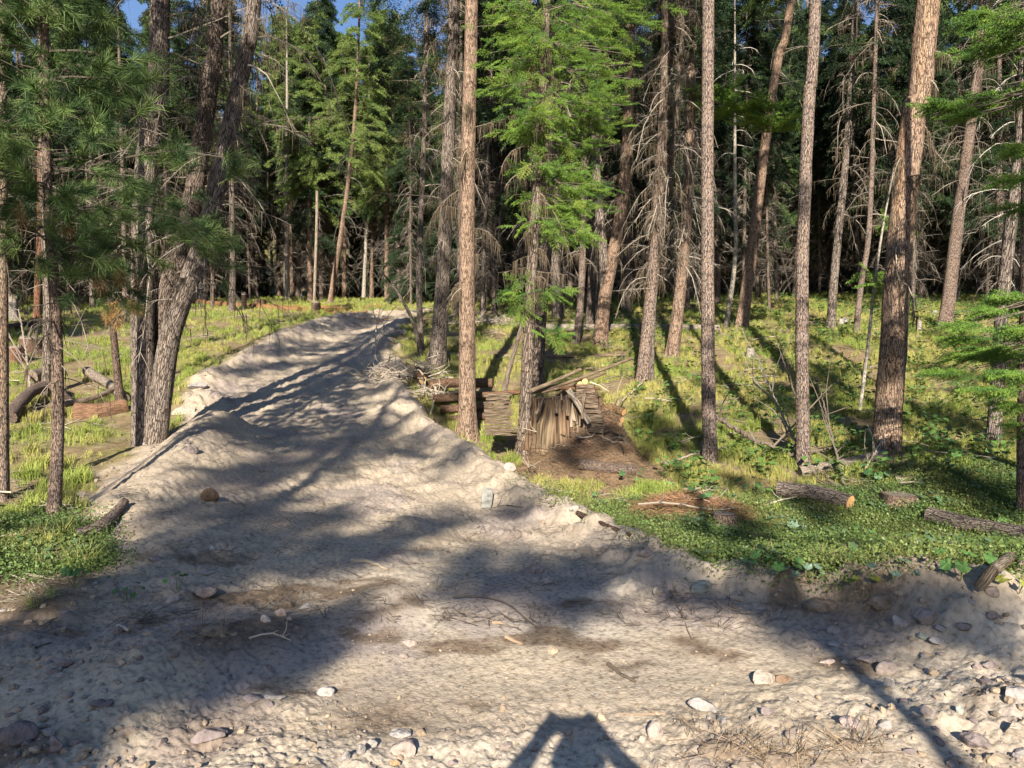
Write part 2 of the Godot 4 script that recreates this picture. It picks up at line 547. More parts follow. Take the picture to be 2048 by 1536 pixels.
# ------------------------------------------------------------------ stamps: sprays of needles, tufts, blades
func make_stamps() -> void:
	var r := RandomNumberGenerator.new()
	r.seed = 5
	# a spruce spray, 0.6 m, coarse needles for trees some way off
	var greens := [Color(0.115, 0.175, 0.052), Color(0.062, 0.10, 0.036), Color(0.032, 0.055, 0.027), Color(0.15, 0.205, 0.062), Color(0.025, 0.043, 0.023), Color(0.085, 0.085, 0.04)]
	for variant in 2:
		var s := Soup.new()
		var n := 9
		s.ribbon(Vector3.ZERO, Vector3(0, -0.06, 0.55), Vector3.RIGHT, 0.006, 0.002, Color(1.4, 0.9, 1.0))
		for i in n:
			var t := (i + 0.5) / n
			for sgn in [-1.0, 1.0]:
				var o := Vector3(0, -0.06 * t * t, 0.55 * t)
				var dirn := Vector3(sgn * r.randf_range(0.6, 0.95), r.randf_range(-0.35, 0.12), 0.75).normalized()
				var L := (0.26 * (1.0 - t) + 0.07) * r.randf_range(0.75, 1.2)
				for k in 4:
					var q := o + dirn * L * (k + 0.6) / 4.0
					for m2 in 2:
						var nd := (dirn * 0.8 + rv(r) * 0.75 + Vector3(0, 0.1, 0)).normalized()
						var side := nd.cross(rv(r)).normalized()
						var bb := r.randf_range(0.7, 1.3)
						s.tri(q - side * 0.011, q + side * 0.011, q + nd * r.randf_range(0.05, 0.085), Color(bb, bb, bb * 0.95))
		proto["spruce%d" % variant] = stamp(s, greens)
	# fine spray with rosettes of soft needles, for the near larch and fir boughs
	var bright := [Color(0.165, 0.275, 0.05), Color(0.13, 0.235, 0.045), Color(0.08, 0.16, 0.04), Color(0.21, 0.31, 0.06)]
	for variant in 2:
		var s := Soup.new()
		var lines := [[Vector3.ZERO, Vector3(0, 0.0, 0.36)]]
		for i in 5:
			var t := (i + 0.6) / 5.6
			for sgn in [-1.0, 1.0]:
				var o := Vector3(0, -0.03 * t, 0.36 * t)
				lines.append([o, o + Vector3(sgn * r.randf_range(0.6, 0.9), r.randf_range(-0.25, 0.25), 0.7).normalized() * (0.15 * (1.0 - t) + 0.045) * r.randf_range(0.8, 1.2)])
		for ln in lines:
			var a: Vector3 = ln[0]
			var b: Vector3 = ln[1]
			s.ribbon(a, b, (b - a).cross(Vector3.UP).normalized(), 0.003, 0.0015, Color(1.5, 0.6, 1.2))
			var steps := int(a.distance_to(b) / 0.022)
			for k in steps:
				var q := a.lerp(b, (k + 0.7) / steps)
				for m2 in 7:
					var nd := ((b - a).normalized() * 0.45 + rv(r)).normalized()
					var side := nd.cross(rv(r)).normalized()
					var bb := r.randf_range(0.75, 1.3)
					s.tri(q - side * 0.0034, q + side * 0.0034, q + nd * r.randf_range(0.02, 0.032), Color(bb, bb, bb))
		proto["larch%d" % variant] = stamp(s, bright)
	# long needled pine tuft
	var pine := [Color(0.09, 0.145, 0.05), Color(0.135, 0.195, 0.065), Color(0.05, 0.09, 0.036), Color(0.30, 0.19, 0.085)]
	for variant in 2:
		var s := Soup.new()
		s.tube(PackedVector3Array([Vector3(0, 0, -0.2), Vector3(0, 0, 0.09)]), 0.005, 0.003, 4, Color(0.9, 0.75, 0.8))
		for k in 130:
			var z := r.randf_range(-0.1, 0.1)
			var an := r.randf() * TAU
			var open := r.randf_range(0.25, 1.25)
			var nd := Vector3(cos(an) * sin(open), sin(an) * sin(open), cos(open))
			var L := r.randf_range(0.11, 0.18)
			var a := Vector3(0, 0, z)
			var mid := a + nd * L * 0.55
			var tip := mid + (nd + Vector3(0, -0.22, 0)).normalized() * L * 0.45
			var side := nd.cross(rv(r)).normalized()
			var bb := r.randf_range(0.65, 1.4)
			var c := Color(bb, bb, bb)
			s.ribbon(a, mid, side, 0.0019, 0.0019, c)
			s.tri(mid - side * 0.0019, mid + side * 0.0019, tip, c)
		proto["pine%d" % variant] = stamp(s, pine)

# one dead or living bough as a drooping arc with side twigs; returns points along it
func bough(s: Soup, o: Vector3, az: float, L: float, rise: float, droop: float, r0: float, twigs: int, col: Color, r: RandomNumberGenerator, hair: Soup = null, hairs := 0) -> PackedVector3Array:
	var out := Vector3(cos(az), 0, sin(az))
	var cross_ := Vector3(-out.z, 0, out.x)
	var pts := PackedVector3Array()
	var bend := r.randf_range(-0.3, 0.3)
	var n := 6
	for i in n + 1:
		var t := float(i) / n
		pts.append(o + out * (L * t * (1.0 - 0.28 * t * droop)) + Vector3.UP * (L * (rise * t - droop * t * t)) + cross_ * (bend * L * t * t) + rv(r) * 0.012 * L)
	s.tube(pts, r0, r0 * 0.25, 3, col)
	for k in twigs:
		var f := r.randf_range(0.15, 0.98) * n
		var i := mini(int(f), n - 1)
		var a := pts[i].lerp(pts[i + 1], f - i)
		var t := (pts[i + 1] - pts[i]).normalized()
		var d := (t * r.randf_range(0.3, 0.9) + cross_ * r.randf_range(-1, 1) + Vector3(0, r.randf_range(-0.6, 0.25), 0)).normalized()
		var tl := L * r.randf_range(0.1, 0.34)
		var b := a + d * tl * 0.5
		var c2 := b + (d + Vector3(0, -r.randf_range(0.2, 0.9), 0)).normalized() * tl * 0.5
		var side := d.cross(rv(r)).normalized()
		var w := r0 * 0.30
		var cc := col * r.randf_range(0.75, 1.2)
		s.ribbon(a, b, side, w, w * 0.7, cc)
		s.ribbon(b, c2, side, w * 0.7, w * 0.2, cc)
		if k % 2 == 0:
			var d2 := (d + rv(r) * 0.8).normalized()
			s.tri(b - side * w * 0.6, b + side * w * 0.6, b + d2 * tl * 0.4, cc)
	if hair:
		for k in hairs:
			var f := r.randf_range(0.1, 1.0) * (n - 0.01)
			var i := int(f)
			var a := pts[i].lerp(pts[i + 1], f - i) + cross_ * r.randf_range(-0.05, 0.05)
			var len_ := r.randf_range(0.08, 0.34)
			var side := Vector3(r.randf_range(-1, 1), 0, r.randf_range(-1, 1)).normalized()
			var b := a + Vector3(r.randf_range(-0.04, 0.04), -len_, r.randf_range(-0.04, 0.04))
			var q := r.randf_range(0.6, 1.35)
			hair.ribbon(a, b, side, r.randf_range(0.003, 0.008), 0.001, Color(0.105 * q, 0.083 * q, 0.058 * q))
	return pts

# dead boughs all round a trunk between two heights
func skirt(path: PackedVector3Array, y0: float, y1: float, count: int, lmin: float, lmax: float, sd: int, hairs := 0, col := Color(0.27, 0.235, 0.20), r0 := 0.009, twigs := 12) -> Array:
	var r := RandomNumberGenerator.new()
	r.seed = sd
	var s := Soup.new()
	var hair := Soup.new() if hairs > 0 else null
	for k in count:
		var y := lerpf(y0, y1, (k + r.randf()) / count)
		var o := along_trunk(path, y)
		var q := r.randf_range(0.45, 1.25)
		bough(s, o, r.randf() * TAU, lerpf(lmin, lmax, pow(r.randf(), 1.4)) * (0.35 if r.randf() < 0.2 else 1.0), r.randf_range(-0.3, 0.5), r.randf_range(-0.1, 1.1), r0 * r.randf_range(0.6, 1.4), r.randi_range(twigs / 3, int(twigs * 1.5)), Color(col.r * q, col.g * q, col.b * q), r, hair, hairs)
	return [s.mesh(), hair.mesh() if hair else null]

func along_trunk(path: PackedVector3Array, y: float) -> Vector3:
	for i in path.size() - 1:
		if path[i + 1].y >= y:
			var t := clampf((y - path[i].y) / maxf(path[i + 1].y - path[i].y, 0.001), 0.0, 1.0)
			return path[i].lerp(path[i + 1], t)
	return path[-1]

func facing(o: Vector3, dirn: Vector3, roll: float, sc: float) -> Transform3D:
	var z := dirn.normalized()
	var x := Vector3.UP.cross(z)
	x = x.normalized() if x.length() > 0.05 else Vector3.RIGHT
	var b := Basis(x, z.cross(x), z) * Basis(Vector3(0, 0, 1), roll)
	return Transform3D(b.scaled_local(Vector3.ONE * sc), o)

# a conical crown of drooping boughs along a path
func crown(path: PackedVector3Array, y0: float, y1: float, rad: float, boughs: int, per: int, key: String, sd: int, tints: Array, droop := 0.45, size := 1.0) -> ArrayMesh:
	var r := RandomNumberGenerator.new()
	r.seed = sd
	var s := Soup.new()
	for k in boughs:
		var f := (k + r.randf()) / boughs
		var y := lerpf(y0, y1, f)
		var L := rad * (pow(1.0 - f, 0.75) + 0.10) * r.randf_range(0.6, 1.15) * (0.75 + 0.25 * sm(0.0, 0.12, f))
		var o := along_trunk(path, y)
		var az := r.randf() * TAU
		var pts := bough(s, o, az, L, r.randf_range(0.0, 0.3), droop * r.randf_range(0.5, 1.3), 0.010, 2, Color(0.13, 0.105, 0.085), r)
		var t0: int = tints[r.randi() % tints.size()]
		for j in per:
			var t := lerpf(0.25, 1.0, (j + r.randf()) / per)
			var i := mini(int(t * 6.0), 5)
			var p := pts[i].lerp(pts[i + 1], clampf(t * 6.0 - i, 0, 1))
			var tang := (pts[i + 1] - pts[i]).normalized()
			var side := tang.cross(Vector3.UP).normalized() * r.randf_range(-1.1, 1.1)
			var dirn := tang + side + Vector3(0, r.randf_range(-0.5, 0.15), 0)
			var tt := t0 if r.randf() < 0.7 else int(tints[r.randi() % tints.size()])
			s.bake(facing(p, dirn, r.randf_range(-0.6, 0.6), size * r.randf_range(0.65, 1.15)), proto[key + str(r.randi() % 2)], tt)
	return s.mesh()
# ------------------------------------------------------------------ the setting
func make_tables() -> void:
	prof = smooth_table(table([[0, 0.0], [7, 0.0], [10, 0.22], [13, 0.7], [15, 1.1], [17, 1.45], [20, 1.95], [25, 2.65], [30, 3.25], [35, 3.8], [45, 4.8], [60, 6.2], [80, 9.5], [110, 17.0], [400, 70.0]], 2001, 0.2), 6)
	tab_l = table([[0, -40], [3.8, -40], [4.0, -2.75], [4.5, -2.8], [5.35, -3.15], [5.97, -3.7], [7.1, -4.35], [8.4, -4.75], [9.6, -5.0], [11.0, -5.15], [12.4, -5.7], [13.9, -6.2], [16.2, -6.3], [19, -6.45], [21.6, -6.5], [24.5, -6.2], [26, -5.6], [27.2, -4.4], [28, -1.0], [30, 40], [400, 40]], 2001, 0.2)
	tab_r = table([[0, 4.6], [4.0, 2.6], [4.25, 2.1], [4.63, 1.5], [5.1, 1.3], [5.56, 1.09], [6.14, 0.77], [6.85, 0.52], [7.74, 0.2], [8.55, -0.15], [9.6, -0.57], [10.6, -1.0], [11.65, -1.43], [13.5, -1.95], [15.3, -2.4], [17.4, -2.95], [21.6, -3.3], [24.0, -3.4], [26, -3.2], [27.2, -2.9], [28, -4.0], [30, -40], [400, -40]], 2001, 0.2)

func make_noises() -> void:
	n_big.seed = 1; n_big.frequency = 0.22; n_big.fractal_octaves = 3
	n_mid.seed = 2; n_mid.frequency = 1.9; n_mid.fractal_octaves = 3
	n_fine.seed = 3; n_fine.frequency = 8.0; n_fine.fractal_octaves = 2
	n_tone.seed = 4; n_tone.frequency = 0.55; n_tone.fractal_octaves = 4
	n_edge.seed = 5; n_edge.frequency = 1.2; n_edge.fractal_octaves = 2

var rotten: Array[Vector3] = []
func earth_color(x: float, z: float, m: float) -> Color:
	var d := -z
	var a := n_tone.get_noise_2d(x, d)
	var b := n_tone.get_noise_2d(x * 2.9 + 31.0, d * 2.9)
	# floor: duff, old needles, a hint of moss
	var duff := Color(0.185, 0.135, 0.085).lerp(Color(0.26, 0.205, 0.125), clampf(0.5 + b, 0, 1))
	duff = duff.lerp(Color(0.20, 0.195, 0.075), 0.85 * sm(-0.4, 0.15, a) * sm(9.0, 13.0, d + absf(x) * 0.5))
	var red := exp(-(pow((x - 1.0) / 0.95, 2.0) + pow((d - 10.2) / 1.2, 2.0))) + 0.9 * exp(-(pow((x - 1.95) / 0.75, 2.0) + pow((d - 7.5) / 0.5, 2.0)))
	duff = duff.lerp(Color(0.21, 0.13, 0.085).lerp(Color(0.13, 0.08, 0.055), clampf(0.5 + b * 1.3, 0, 1)), clampf(red * 1.2, 0, 1))
	var orange := 0.0
	if d > 20.0 and d < 48.0:
		for q in rotten:
			orange += bump(x, d, q.x, -q.z, 0.75, 0.9)
	duff = duff.lerp(Color(0.40, 0.20, 0.085), clampf(orange, 0, 0.8))
	# bare dirt: pale dry clay, mauve gravel, streaks of dark soil
	var clay := Color(0.435, 0.37, 0.285).lerp(Color(0.365, 0.31, 0.25), clampf(0.5 + 1.1 * a, 0, 1))
	clay = clay.lerp(Color(0.52, 0.46, 0.38), 0.7 * sm(0.0, 0.4, n_tone.get_noise_2d(x * 0.6 - 12.0, d * 1.6)) * sm(6.0, 4.5, d))
	clay = clay.lerp(Color(0.31, 0.265, 0.245), 0.75 * sm(0.05, 0.45, n_tone.get_noise_2d(x * 1.2 + 77.0, d * 1.2)))
	var soil := sm(0.2, 0.48, n_tone.get_noise_2d(x * 1.7 + 5.0, d * 2.6 + 63.0)) * sm(6.5, 4.5, d)
	soil = maxf(soil, bump(x, d, -0.55, 2.85, 0.22, 0.9) + bump(x, d, -1.2, 2.75, 0.2, 0.7) + bump(x, d, -1.5, 3.55, 0.28, 1.0) + bump(x, d, -1.25, 3.75, 0.22, 0.9) + bump(x, d, 0.9, 2.35, 0.35, 0.6) + bump(x, d, 2.0, 3.95, 0.3, 0.9))
	clay = clay.lerp(Color(0.16, 0.118, 0.085), 0.85 * clampf(soil, 0, 1))
	clay = clay * (1.0 + 0.12 * b)
	var c := duff.lerp(clay, sm(-0.12, 0.16, m + 0.1 * b))
	# trampled, littered corner on the left in front
	c = c.lerp(Color(0.17, 0.125, 0.085), 0.8 * bump(x, d, -2.9, 4.1, 0.5, 1.0))
	return Color(c.r, c.g, c.b)

func make_ground() -> void:
	for q in [[400, 603], [450, 608], [520, 612], [580, 612], [620, 615], [650, 618], [690, 625], [725, 632], [735, 612]]:
		rotten.append(spot(q[0], q[1]))
	var radii := PackedFloat32Array([0.0])
	var r := 0.4
	while r < 420.0:
		radii.append(r)
		if r < 1.9: r *= 1.05
		elif r < 5.0: r *= 1.0055
		elif r < 12.0: r *= 1.0075
		elif r < 30.0: r *= 1.009
		else: r *= 1.06
	var az := PackedFloat32Array()
	var w := 48.0
	for k in 741:
		az.append(deg_to_rad(-w + 2.0 * w * k / 740.0))
	for k in range(1, 48):
		az.append(deg_to_rad(w + (360.0 - 2.0 * w) * k / 48.0))
	var na := az.size()
	var v := PackedVector3Array()
	var col := PackedColorArray()
	var nn := PackedVector3Array()
	for i in radii.size():
		for a in az:
			var x := sin(a) * radii[i]
			var z := -cos(a) * radii[i]
			v.append(Vector3(x, height(x, z), z))
			col.append(earth_color(x, z, dirt(x, -z)))
	nn.resize(v.size())
	var idx := PackedInt32Array()
	idx.resize((radii.size() - 1) * na * 6)
	var o := 0
	for i in radii.size():
		var up := mini(i + 1, radii.size() - 1) * na
		var dn := maxi(i - 1, 0) * na
		for k in na:
			var k1 := k + 1 if k + 1 < na else 0
			var k0 := k - 1 if k > 0 else na - 1
			var nv := (v[i * na + k1] - v[i * na + k0]).cross(v[up + k] - v[dn + k]).normalized()
			nn[i * na + k] = nv if nv.y > 0.0 else (Vector3.UP if nv == Vector3.ZERO else -nv)
			if i + 1 < radii.size():
				var p := i * na + k
				var p1 := i * na + k1
				idx[o] = p; idx[o + 1] = p + na; idx[o + 2] = p1
				idx[o + 3] = p1; idx[o + 4] = p + na; idx[o + 5] = p1 + na
				o += 6
	var g := part("ground", indexed(v, nn, null, col, idx), M.earth, self)
	g.set_meta("kind", "structure")

# ------------------------------------------------------------------ trees
# pix: points of the trunk's axis in the photograph, the first where it meets the ground
func axis_from(pix: Array, top: float, dep := 0.0) -> Array:
	var b := spot(pix[0][0], pix[0][1])
	if dep > 0.0:
		b = at_depth(pix[0][0], pix[0][1], dep)
		b.y = height(b.x, b.z)
	var d := -b.z
	var pts := [Vector3(0, -0.2, 0)]
	for i in pix.size():
		var p := at_depth(pix[i][0], pix[i][1], d) - b
		if i > 0:
			pts.append(p)
		else:
			pts.append(Vector3.ZERO)
	var last: Vector3 = pts[-1]
	var dirn := (last - (pts[-2] as Vector3)).normalized()
	if last.y < top:
		dirn = (dirn + Vector3.UP * 1.2).normalized()
		pts.append(last + dirn * (top - last.y))
	return [b, curve_through(pts, 0.14), d]

func pix_r(w: float, d: float) -> float:
	return w * d / 2840.0

func tree(called: String, label: String, cat: String, pix: Array, w: float, top: float, mat: String, sd: int, opt := {}) -> Dictionary:
	var ax := axis_from(pix, top, opt.get("depth", 0.0))
	var b: Vector3 = ax[0]
	var path: PackedVector3Array = ax[1]
	var t := thing(called, label, cat, b, opt.get("group", ""))
	var r := pix_r(w, ax[2])
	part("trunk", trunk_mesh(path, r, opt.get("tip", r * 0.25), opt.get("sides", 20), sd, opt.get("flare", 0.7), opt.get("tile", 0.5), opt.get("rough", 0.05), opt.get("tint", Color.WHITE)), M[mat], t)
	placed_trunks.append(Vector3(b.x, r, -b.z))
	if opt.has("skirt"):
		var k: Array = opt.skirt   # y0, y1, count, lmin, lmax, hairs
		var sk := skirt(path, k[0], k[1], k[2], k[3], k[4], sd + 7, k[5], opt.get("twig", Color(0.27, 0.235, 0.20)), opt.get("twig_r", 0.009), opt.get("twigs", 12))
		var db := part("dead_boughs", sk[0], M.twig, t, true)
		if sk[1]:
			part("hanging_lichen", sk[1], M.lichen, db, true)
	if opt.has("crown"):
		var k: Array = opt.crown   # y0, radius, boughs, per, key, tints
		part("crown", crown(path, k[0], path[-1].y, k[1], k[2], k[3], k[4], sd + 9, k[5]), M.needle, t, true)
	return {"node": t, "path": path, "base": b, "d": ax[2], "r": r}

# a bough of green sprays from the trunk to a place in the view, spreading as a flat pad
func pad(s: Soup, t: Dictionary, px: float, py: float, half: float, sprays: int, key: String, tints: Array, r: RandomNumberGenerator, size := 1.0, deep := 0.0) -> void:
	var base: Vector3 = t.base
	var d: float = t.d
	var c := at_depth(px, py, d + deep) - base
	var hw := half * d / 1420.0
	var from := along_trunk(t.path, c.y + 0.08)
	var reach := from.distance_to(c)
	from.y += 0.12 * reach
	var path := PackedVector3Array([from, from.lerp(c, 0.35) + Vector3(r.randf_range(-0.05, 0.05), 0.08 * reach, 0), from.lerp(c, 0.7) + Vector3(0, 0.05 * reach, r.randf_range(-0.06, 0.06)), c])
	s.tube(path, 0.009, 0.003, 3, Color(0.11, 0.09, 0.075))
	for k in sprays:
		var o := c + Vector3(r.randfn(0, 0.5) * hw, r.randfn(0, 0.07) * minf(hw, 0.6) - 0.04, r.randfn(0, 0.45) * minf(hw, 0.6))
		var dirn := o - from
		dirn.y *= 0.3
		dirn += rv(r) * 0.35 + Vector3(0, -0.1, 0)
		s.bake(facing(o, dirn, r.randf_range(-0.5, 0.5), size * r.randf_range(0.6, 1.05)), proto[key + str(r.randi() % 2)], tints[r.randi() % tints.size()])
		if k % 5 == 0:
			s.ribbon(from.lerp(c, 0.5), o, Vector3.UP, 0.004, 0.002, Color(0.15, 0.12, 0.10))

# ------------------------------------------------------------------ stones
func rock_mesh(sd: int, sq: Vector3, angular: float) -> ArrayMesh:
	var r := RandomNumberGenerator.new()
	r.seed = sd
	var nz := FastNoiseLite.new()
	nz.seed = sd
	nz.frequency = 0.9
	var boxy := angular < 0.0
	var sp := SphereMesh.new()
	sp.radius = 1.0; sp.height = 2.0; sp.radial_segments = 30; sp.rings = 16
	var a := sp.get_mesh_arrays()
	var v: PackedVector3Array = a[Mesh.ARRAY_VERTEX]
	var cuts := []
	for k in (15 if angular > 0.65 else 7):
		cuts.append([rv(r), r.randf_range(0.5, 0.86)])
	for i in v.size():
		var p := v[i].normalized()
		if boxy:
			p /= pow(maxf(absf(p.x), maxf(absf(p.y), absf(p.z))), 0.8)
			v[i] = p * (1.0 + 0.07 * nz.get_noise_3dv(p * 1.3)) * sq
			continue
		p *= 1.0 + 0.16 * nz.get_noise_3dv(p * 1.4)
		for c in cuts:
			var over: float = p.dot(c[0]) - c[1]
			if over > 0.0:
				p -= (c[0] as Vector3) * over * angular
		p += p * 0.018 * nz.get_noise_3dv(p * 5.0)
		v[i] = p * sq
	var ix: PackedInt32Array = a[Mesh.ARRAY_INDEX]
	var st := SurfaceTool.new()
	st.begin(Mesh.PRIMITIVE_TRIANGLES)
	st.set_smooth_group(-1)
	for q in ix:
		st.set_color(Color.WHITE)
		st.add_vertex(v[q])
	st.generate_normals()
	return st.commit()

var rock_mats := {}
func rock_mat(c: Color) -> StandardMaterial3D:
	if not rock_mats.has(c):
		var m: StandardMaterial3D = M.rock.duplicate()
		m.albedo_color = c.linear_to_srgb()
		rock_mats[c] = m
	return rock_mats[c]

const MAUVE := Color(0.265, 0.225, 0.222)
const PINK := Color(0.39, 0.325, 0.295)
const GREY := Color(0.34, 0.32, 0.31)
const GREEN := Color(0.27, 0.30, 0.275)
const PALE := Color(0.41, 0.365, 0.31)
const BROWN := Color(0.15, 0.105, 0.075)

# a stone w by h pixels across, resting a little sunk in the earth
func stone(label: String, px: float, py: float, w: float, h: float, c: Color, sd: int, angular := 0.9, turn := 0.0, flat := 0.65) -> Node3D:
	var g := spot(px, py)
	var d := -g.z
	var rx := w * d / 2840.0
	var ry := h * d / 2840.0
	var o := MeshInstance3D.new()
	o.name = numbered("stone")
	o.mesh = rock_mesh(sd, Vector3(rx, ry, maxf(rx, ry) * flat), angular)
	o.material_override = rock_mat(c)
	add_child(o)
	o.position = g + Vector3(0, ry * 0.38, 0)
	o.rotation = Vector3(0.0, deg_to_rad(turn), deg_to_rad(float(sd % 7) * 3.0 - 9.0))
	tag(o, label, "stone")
	return o

# ------------------------------------------------------------------ logs, sticks, boards, stumps
func on_line(px: float, py: float, lift: float) -> Vector3:
	var g := spot(px, py)
	return g + Vector3(0, lift, 0)

# pix: points along the log where it touches the ground
func log_(called: String, label: String, cat: String, pix: Array, w: float, mat: String, sd: int, opt := {}) -> Node3D:
	var pts := []
	for i in pix.size():
		var p: Vector3
		if pix[i].size() > 2 and pix[i][2] < 1.5:
			p = spot(pix[i][0], pix[i][1]) + Vector3(0, pix[i][2], 0)
		elif pix[i].size() > 2:
			p = at_depth(pix[i][0], pix[i][1], pix[i][2])
		else:
			p = spot(pix[i][0], pix[i][1])
		pts.append(p)
	var mid: Vector3 = pts[pts.size() / 2]
	var r := pix_r(w, -mid.z)
	var raise: float = opt.get("raise", 0.8)
	for i in pts.size():
		pts[i] += Vector3(0, r * raise, 0)
	var b: Vector3 = pts[0]
	for i in pts.size():
		pts[i] -= b
	var path := curve_through(pts, opt.get("step", 0.06))
	var r1: float = r * opt.get("taper", 0.85)
	var t := thing(called, label, cat, b, opt.get("group", ""))
	var body := part("wood" if mat.begins_with("wood") else "bark", trunk_mesh(path, r, r1, opt.get("sides", 12), sd, 0.0, opt.get("tile", 0.3), opt.get("rough", 0.07), opt.get("tint", Color.WHITE), true), M[mat], t)
	for e in opt.get("ends", []):
		var dirn := (path[0] - path[1]).normalized() if e == 0 else (path[-1] - path[-2]).normalized()
		part("sawn_end", disc_mesh(path[0] if e == 0 else path[-1], dirn, (r if e == 0 else r1) * 0.94, sd + e), M.wood_cut, body)
	return t

func stick(label: String, pix: Array, w: float, tint: Color, sd: int, forks := 2, lift := 0.5, called := "stick") -> Node3D:
	var pts := []
	for q in pix:
		if q.size() > 2 and q[2] >= 2.0:
			pts.append(at_depth(q[0], q[1], q[2]))
		else:
			pts.append(spot(q[0], q[1]) + Vector3(0, q[2] if q.size() > 2 else 0.0, 0))
	var r := pix_r(w, -(pts[0] as Vector3).z)
	var b: Vector3 = pts[0]
	for i in pts.size():
		pts[i] += Vector3(0, r * lift, 0) - b
	var path := curve_through(pts, 0.04)
	var s := Soup.new()
	var rr := RandomNumberGenerator.new()
	rr.seed = sd
	for i in range(1, path.size() - 1):
		path[i] += rv(rr) * r * 0.5
	s.tube(path, r, r * 0.45, 6, tint)
	for k in forks:
		var i := rr.randi_range(1, path.size() - 2)
		var t := (path[i + 1] - path[i]).normalized()
		var d2 := (t + rv(rr) * 0.9 + Vector3(0, 0.35, 0)).normalized()
		var L := rr.randf_range(0.15, 0.45) * path[0].distance_to(path[-1])
		s.tube(PackedVector3Array([path[i], path[i] + d2 * L * 0.5, path[i] + (d2 + rv(rr) * 0.25).normalized() * L]), r * 0.5, r * 0.18, 4, tint * 0.95)
	var o := part(called, s.mesh(), M.twig, self)
	o.position = b
	tag(o, label, called.replace("_", " "))
	return o

func stump(label: String, px: float, py: float, w: float, h: float, mat: String, sd: int, opt := {}) -> Node3D:
	var g := spot(px, py)
	var d := -g.z
	var r := pix_r(w, d)
	var hh := h * d / 1420.0
	var t := thing("stump", label, "stump", g)
	var path := PackedVector3Array()
	for i in 9:
		path.append(Vector3(0.04 * r * i / 8.0, lerpf(-0.12, hh, i / 8.0), 0))
	part("bark", trunk_mesh(path, r, r * 0.92, 20, sd, opt.get("flare", 0.3), 0.3, opt.get("rough", 0.08), opt.get("tint", Color.WHITE), true), M[mat], t)
	if opt.get("cut", true):
		var q := part("sawn_top", disc_mesh(path[-1], Vector3.UP, r * 0.86, sd), M.wood_cut if opt.get("fresh", false) else M.wood_grey, t)
		q.rotation.x = 0.0
	else:
		# splintered rim
		var s := Soup.new()
		var rr := RandomNumberGenerator.new()
		rr.seed = sd
		for k in 22:
			var an := TAU * k / 22.0
			var o := Vector3(cos(an), 0, sin(an)) * r * 0.85
			var a := path[-1] + o
			var tan_ := Vector3(-sin(an), 0, cos(an)) * r * 0.16
			s.tri(a - tan_, a + tan_, a * Vector3(0.92, 1, 0.92) + Vector3(0, rr.randf_range(0.05, 0.35) * hh, 0), Color(0.20, 0.17, 0.14))
			s.tri(a - tan_ - o * 0.2, a + tan_ - o * 0.2, a + Vector3(0, rr.randf_range(0.0, 0.2) * hh, 0), Color(0.13, 0.11, 0.09))
		part("splinters", s.mesh(), M.twig, t, true)
	return t

# a board: slightly warped, with its own thickness
func board_mesh(L: float, H: float, T: float, sd: int) -> ArrayMesh:
	var r := RandomNumberGenerator.new()
	r.seed = sd
	var v := PackedVector3Array()
	var uv := PackedVector2Array()
	var idx := PackedInt32Array()
	var n := 5
	var warp := r.randf_range(-0.02, 0.02)
	var off := r.randf() * 5.0
	var prof_ := [Vector2(-0.5, -0.46), Vector2(-0.5, 0.46), Vector2(-0.42, 0.5), Vector2(0.42, 0.5), Vector2(0.5, 0.46), Vector2(0.5, -0.46), Vector2(0.42, -0.5), Vector2(-0.42, -0.5)]
	for i in n + 1:
		var x := L * (float(i) / n - 0.5)
		var b := warp * sin(PI * i / n) * L
		var hk := H * r.randf_range(0.95, 1.03)
		for k in 8:
			v.append(Vector3(x, prof_[k].y * hk + b, prof_[k].x * T))
			uv.append(Vector2(off + k * 0.11, off + x * 1.5))
	for i in n:
		for k in 8:
			var a := i * 8 + k
			var c := i * 8 + (k + 1) % 8
			idx.append_array(PackedInt32Array([a, a + 8, c, c, a + 8, c + 8]))
	for e in 2:
		var o := 0 if e == 0 else n * 8
		for k in range(1, 7):
			idx.append_array(PackedInt32Array([o, o + k, o + k + 1] if e == 0 else [o, o + k + 1, o + k]))
	var st := SurfaceTool.new()
	st.begin(Mesh.PRIMITIVE_TRIANGLES)
	for i in idx:
		st.set_uv(uv[i])
		st.set_color(Color.WHITE)
		st.set_smooth_group(-1)
		st.add_vertex(v[i])
	st.generate_normals()
	return st.commit()
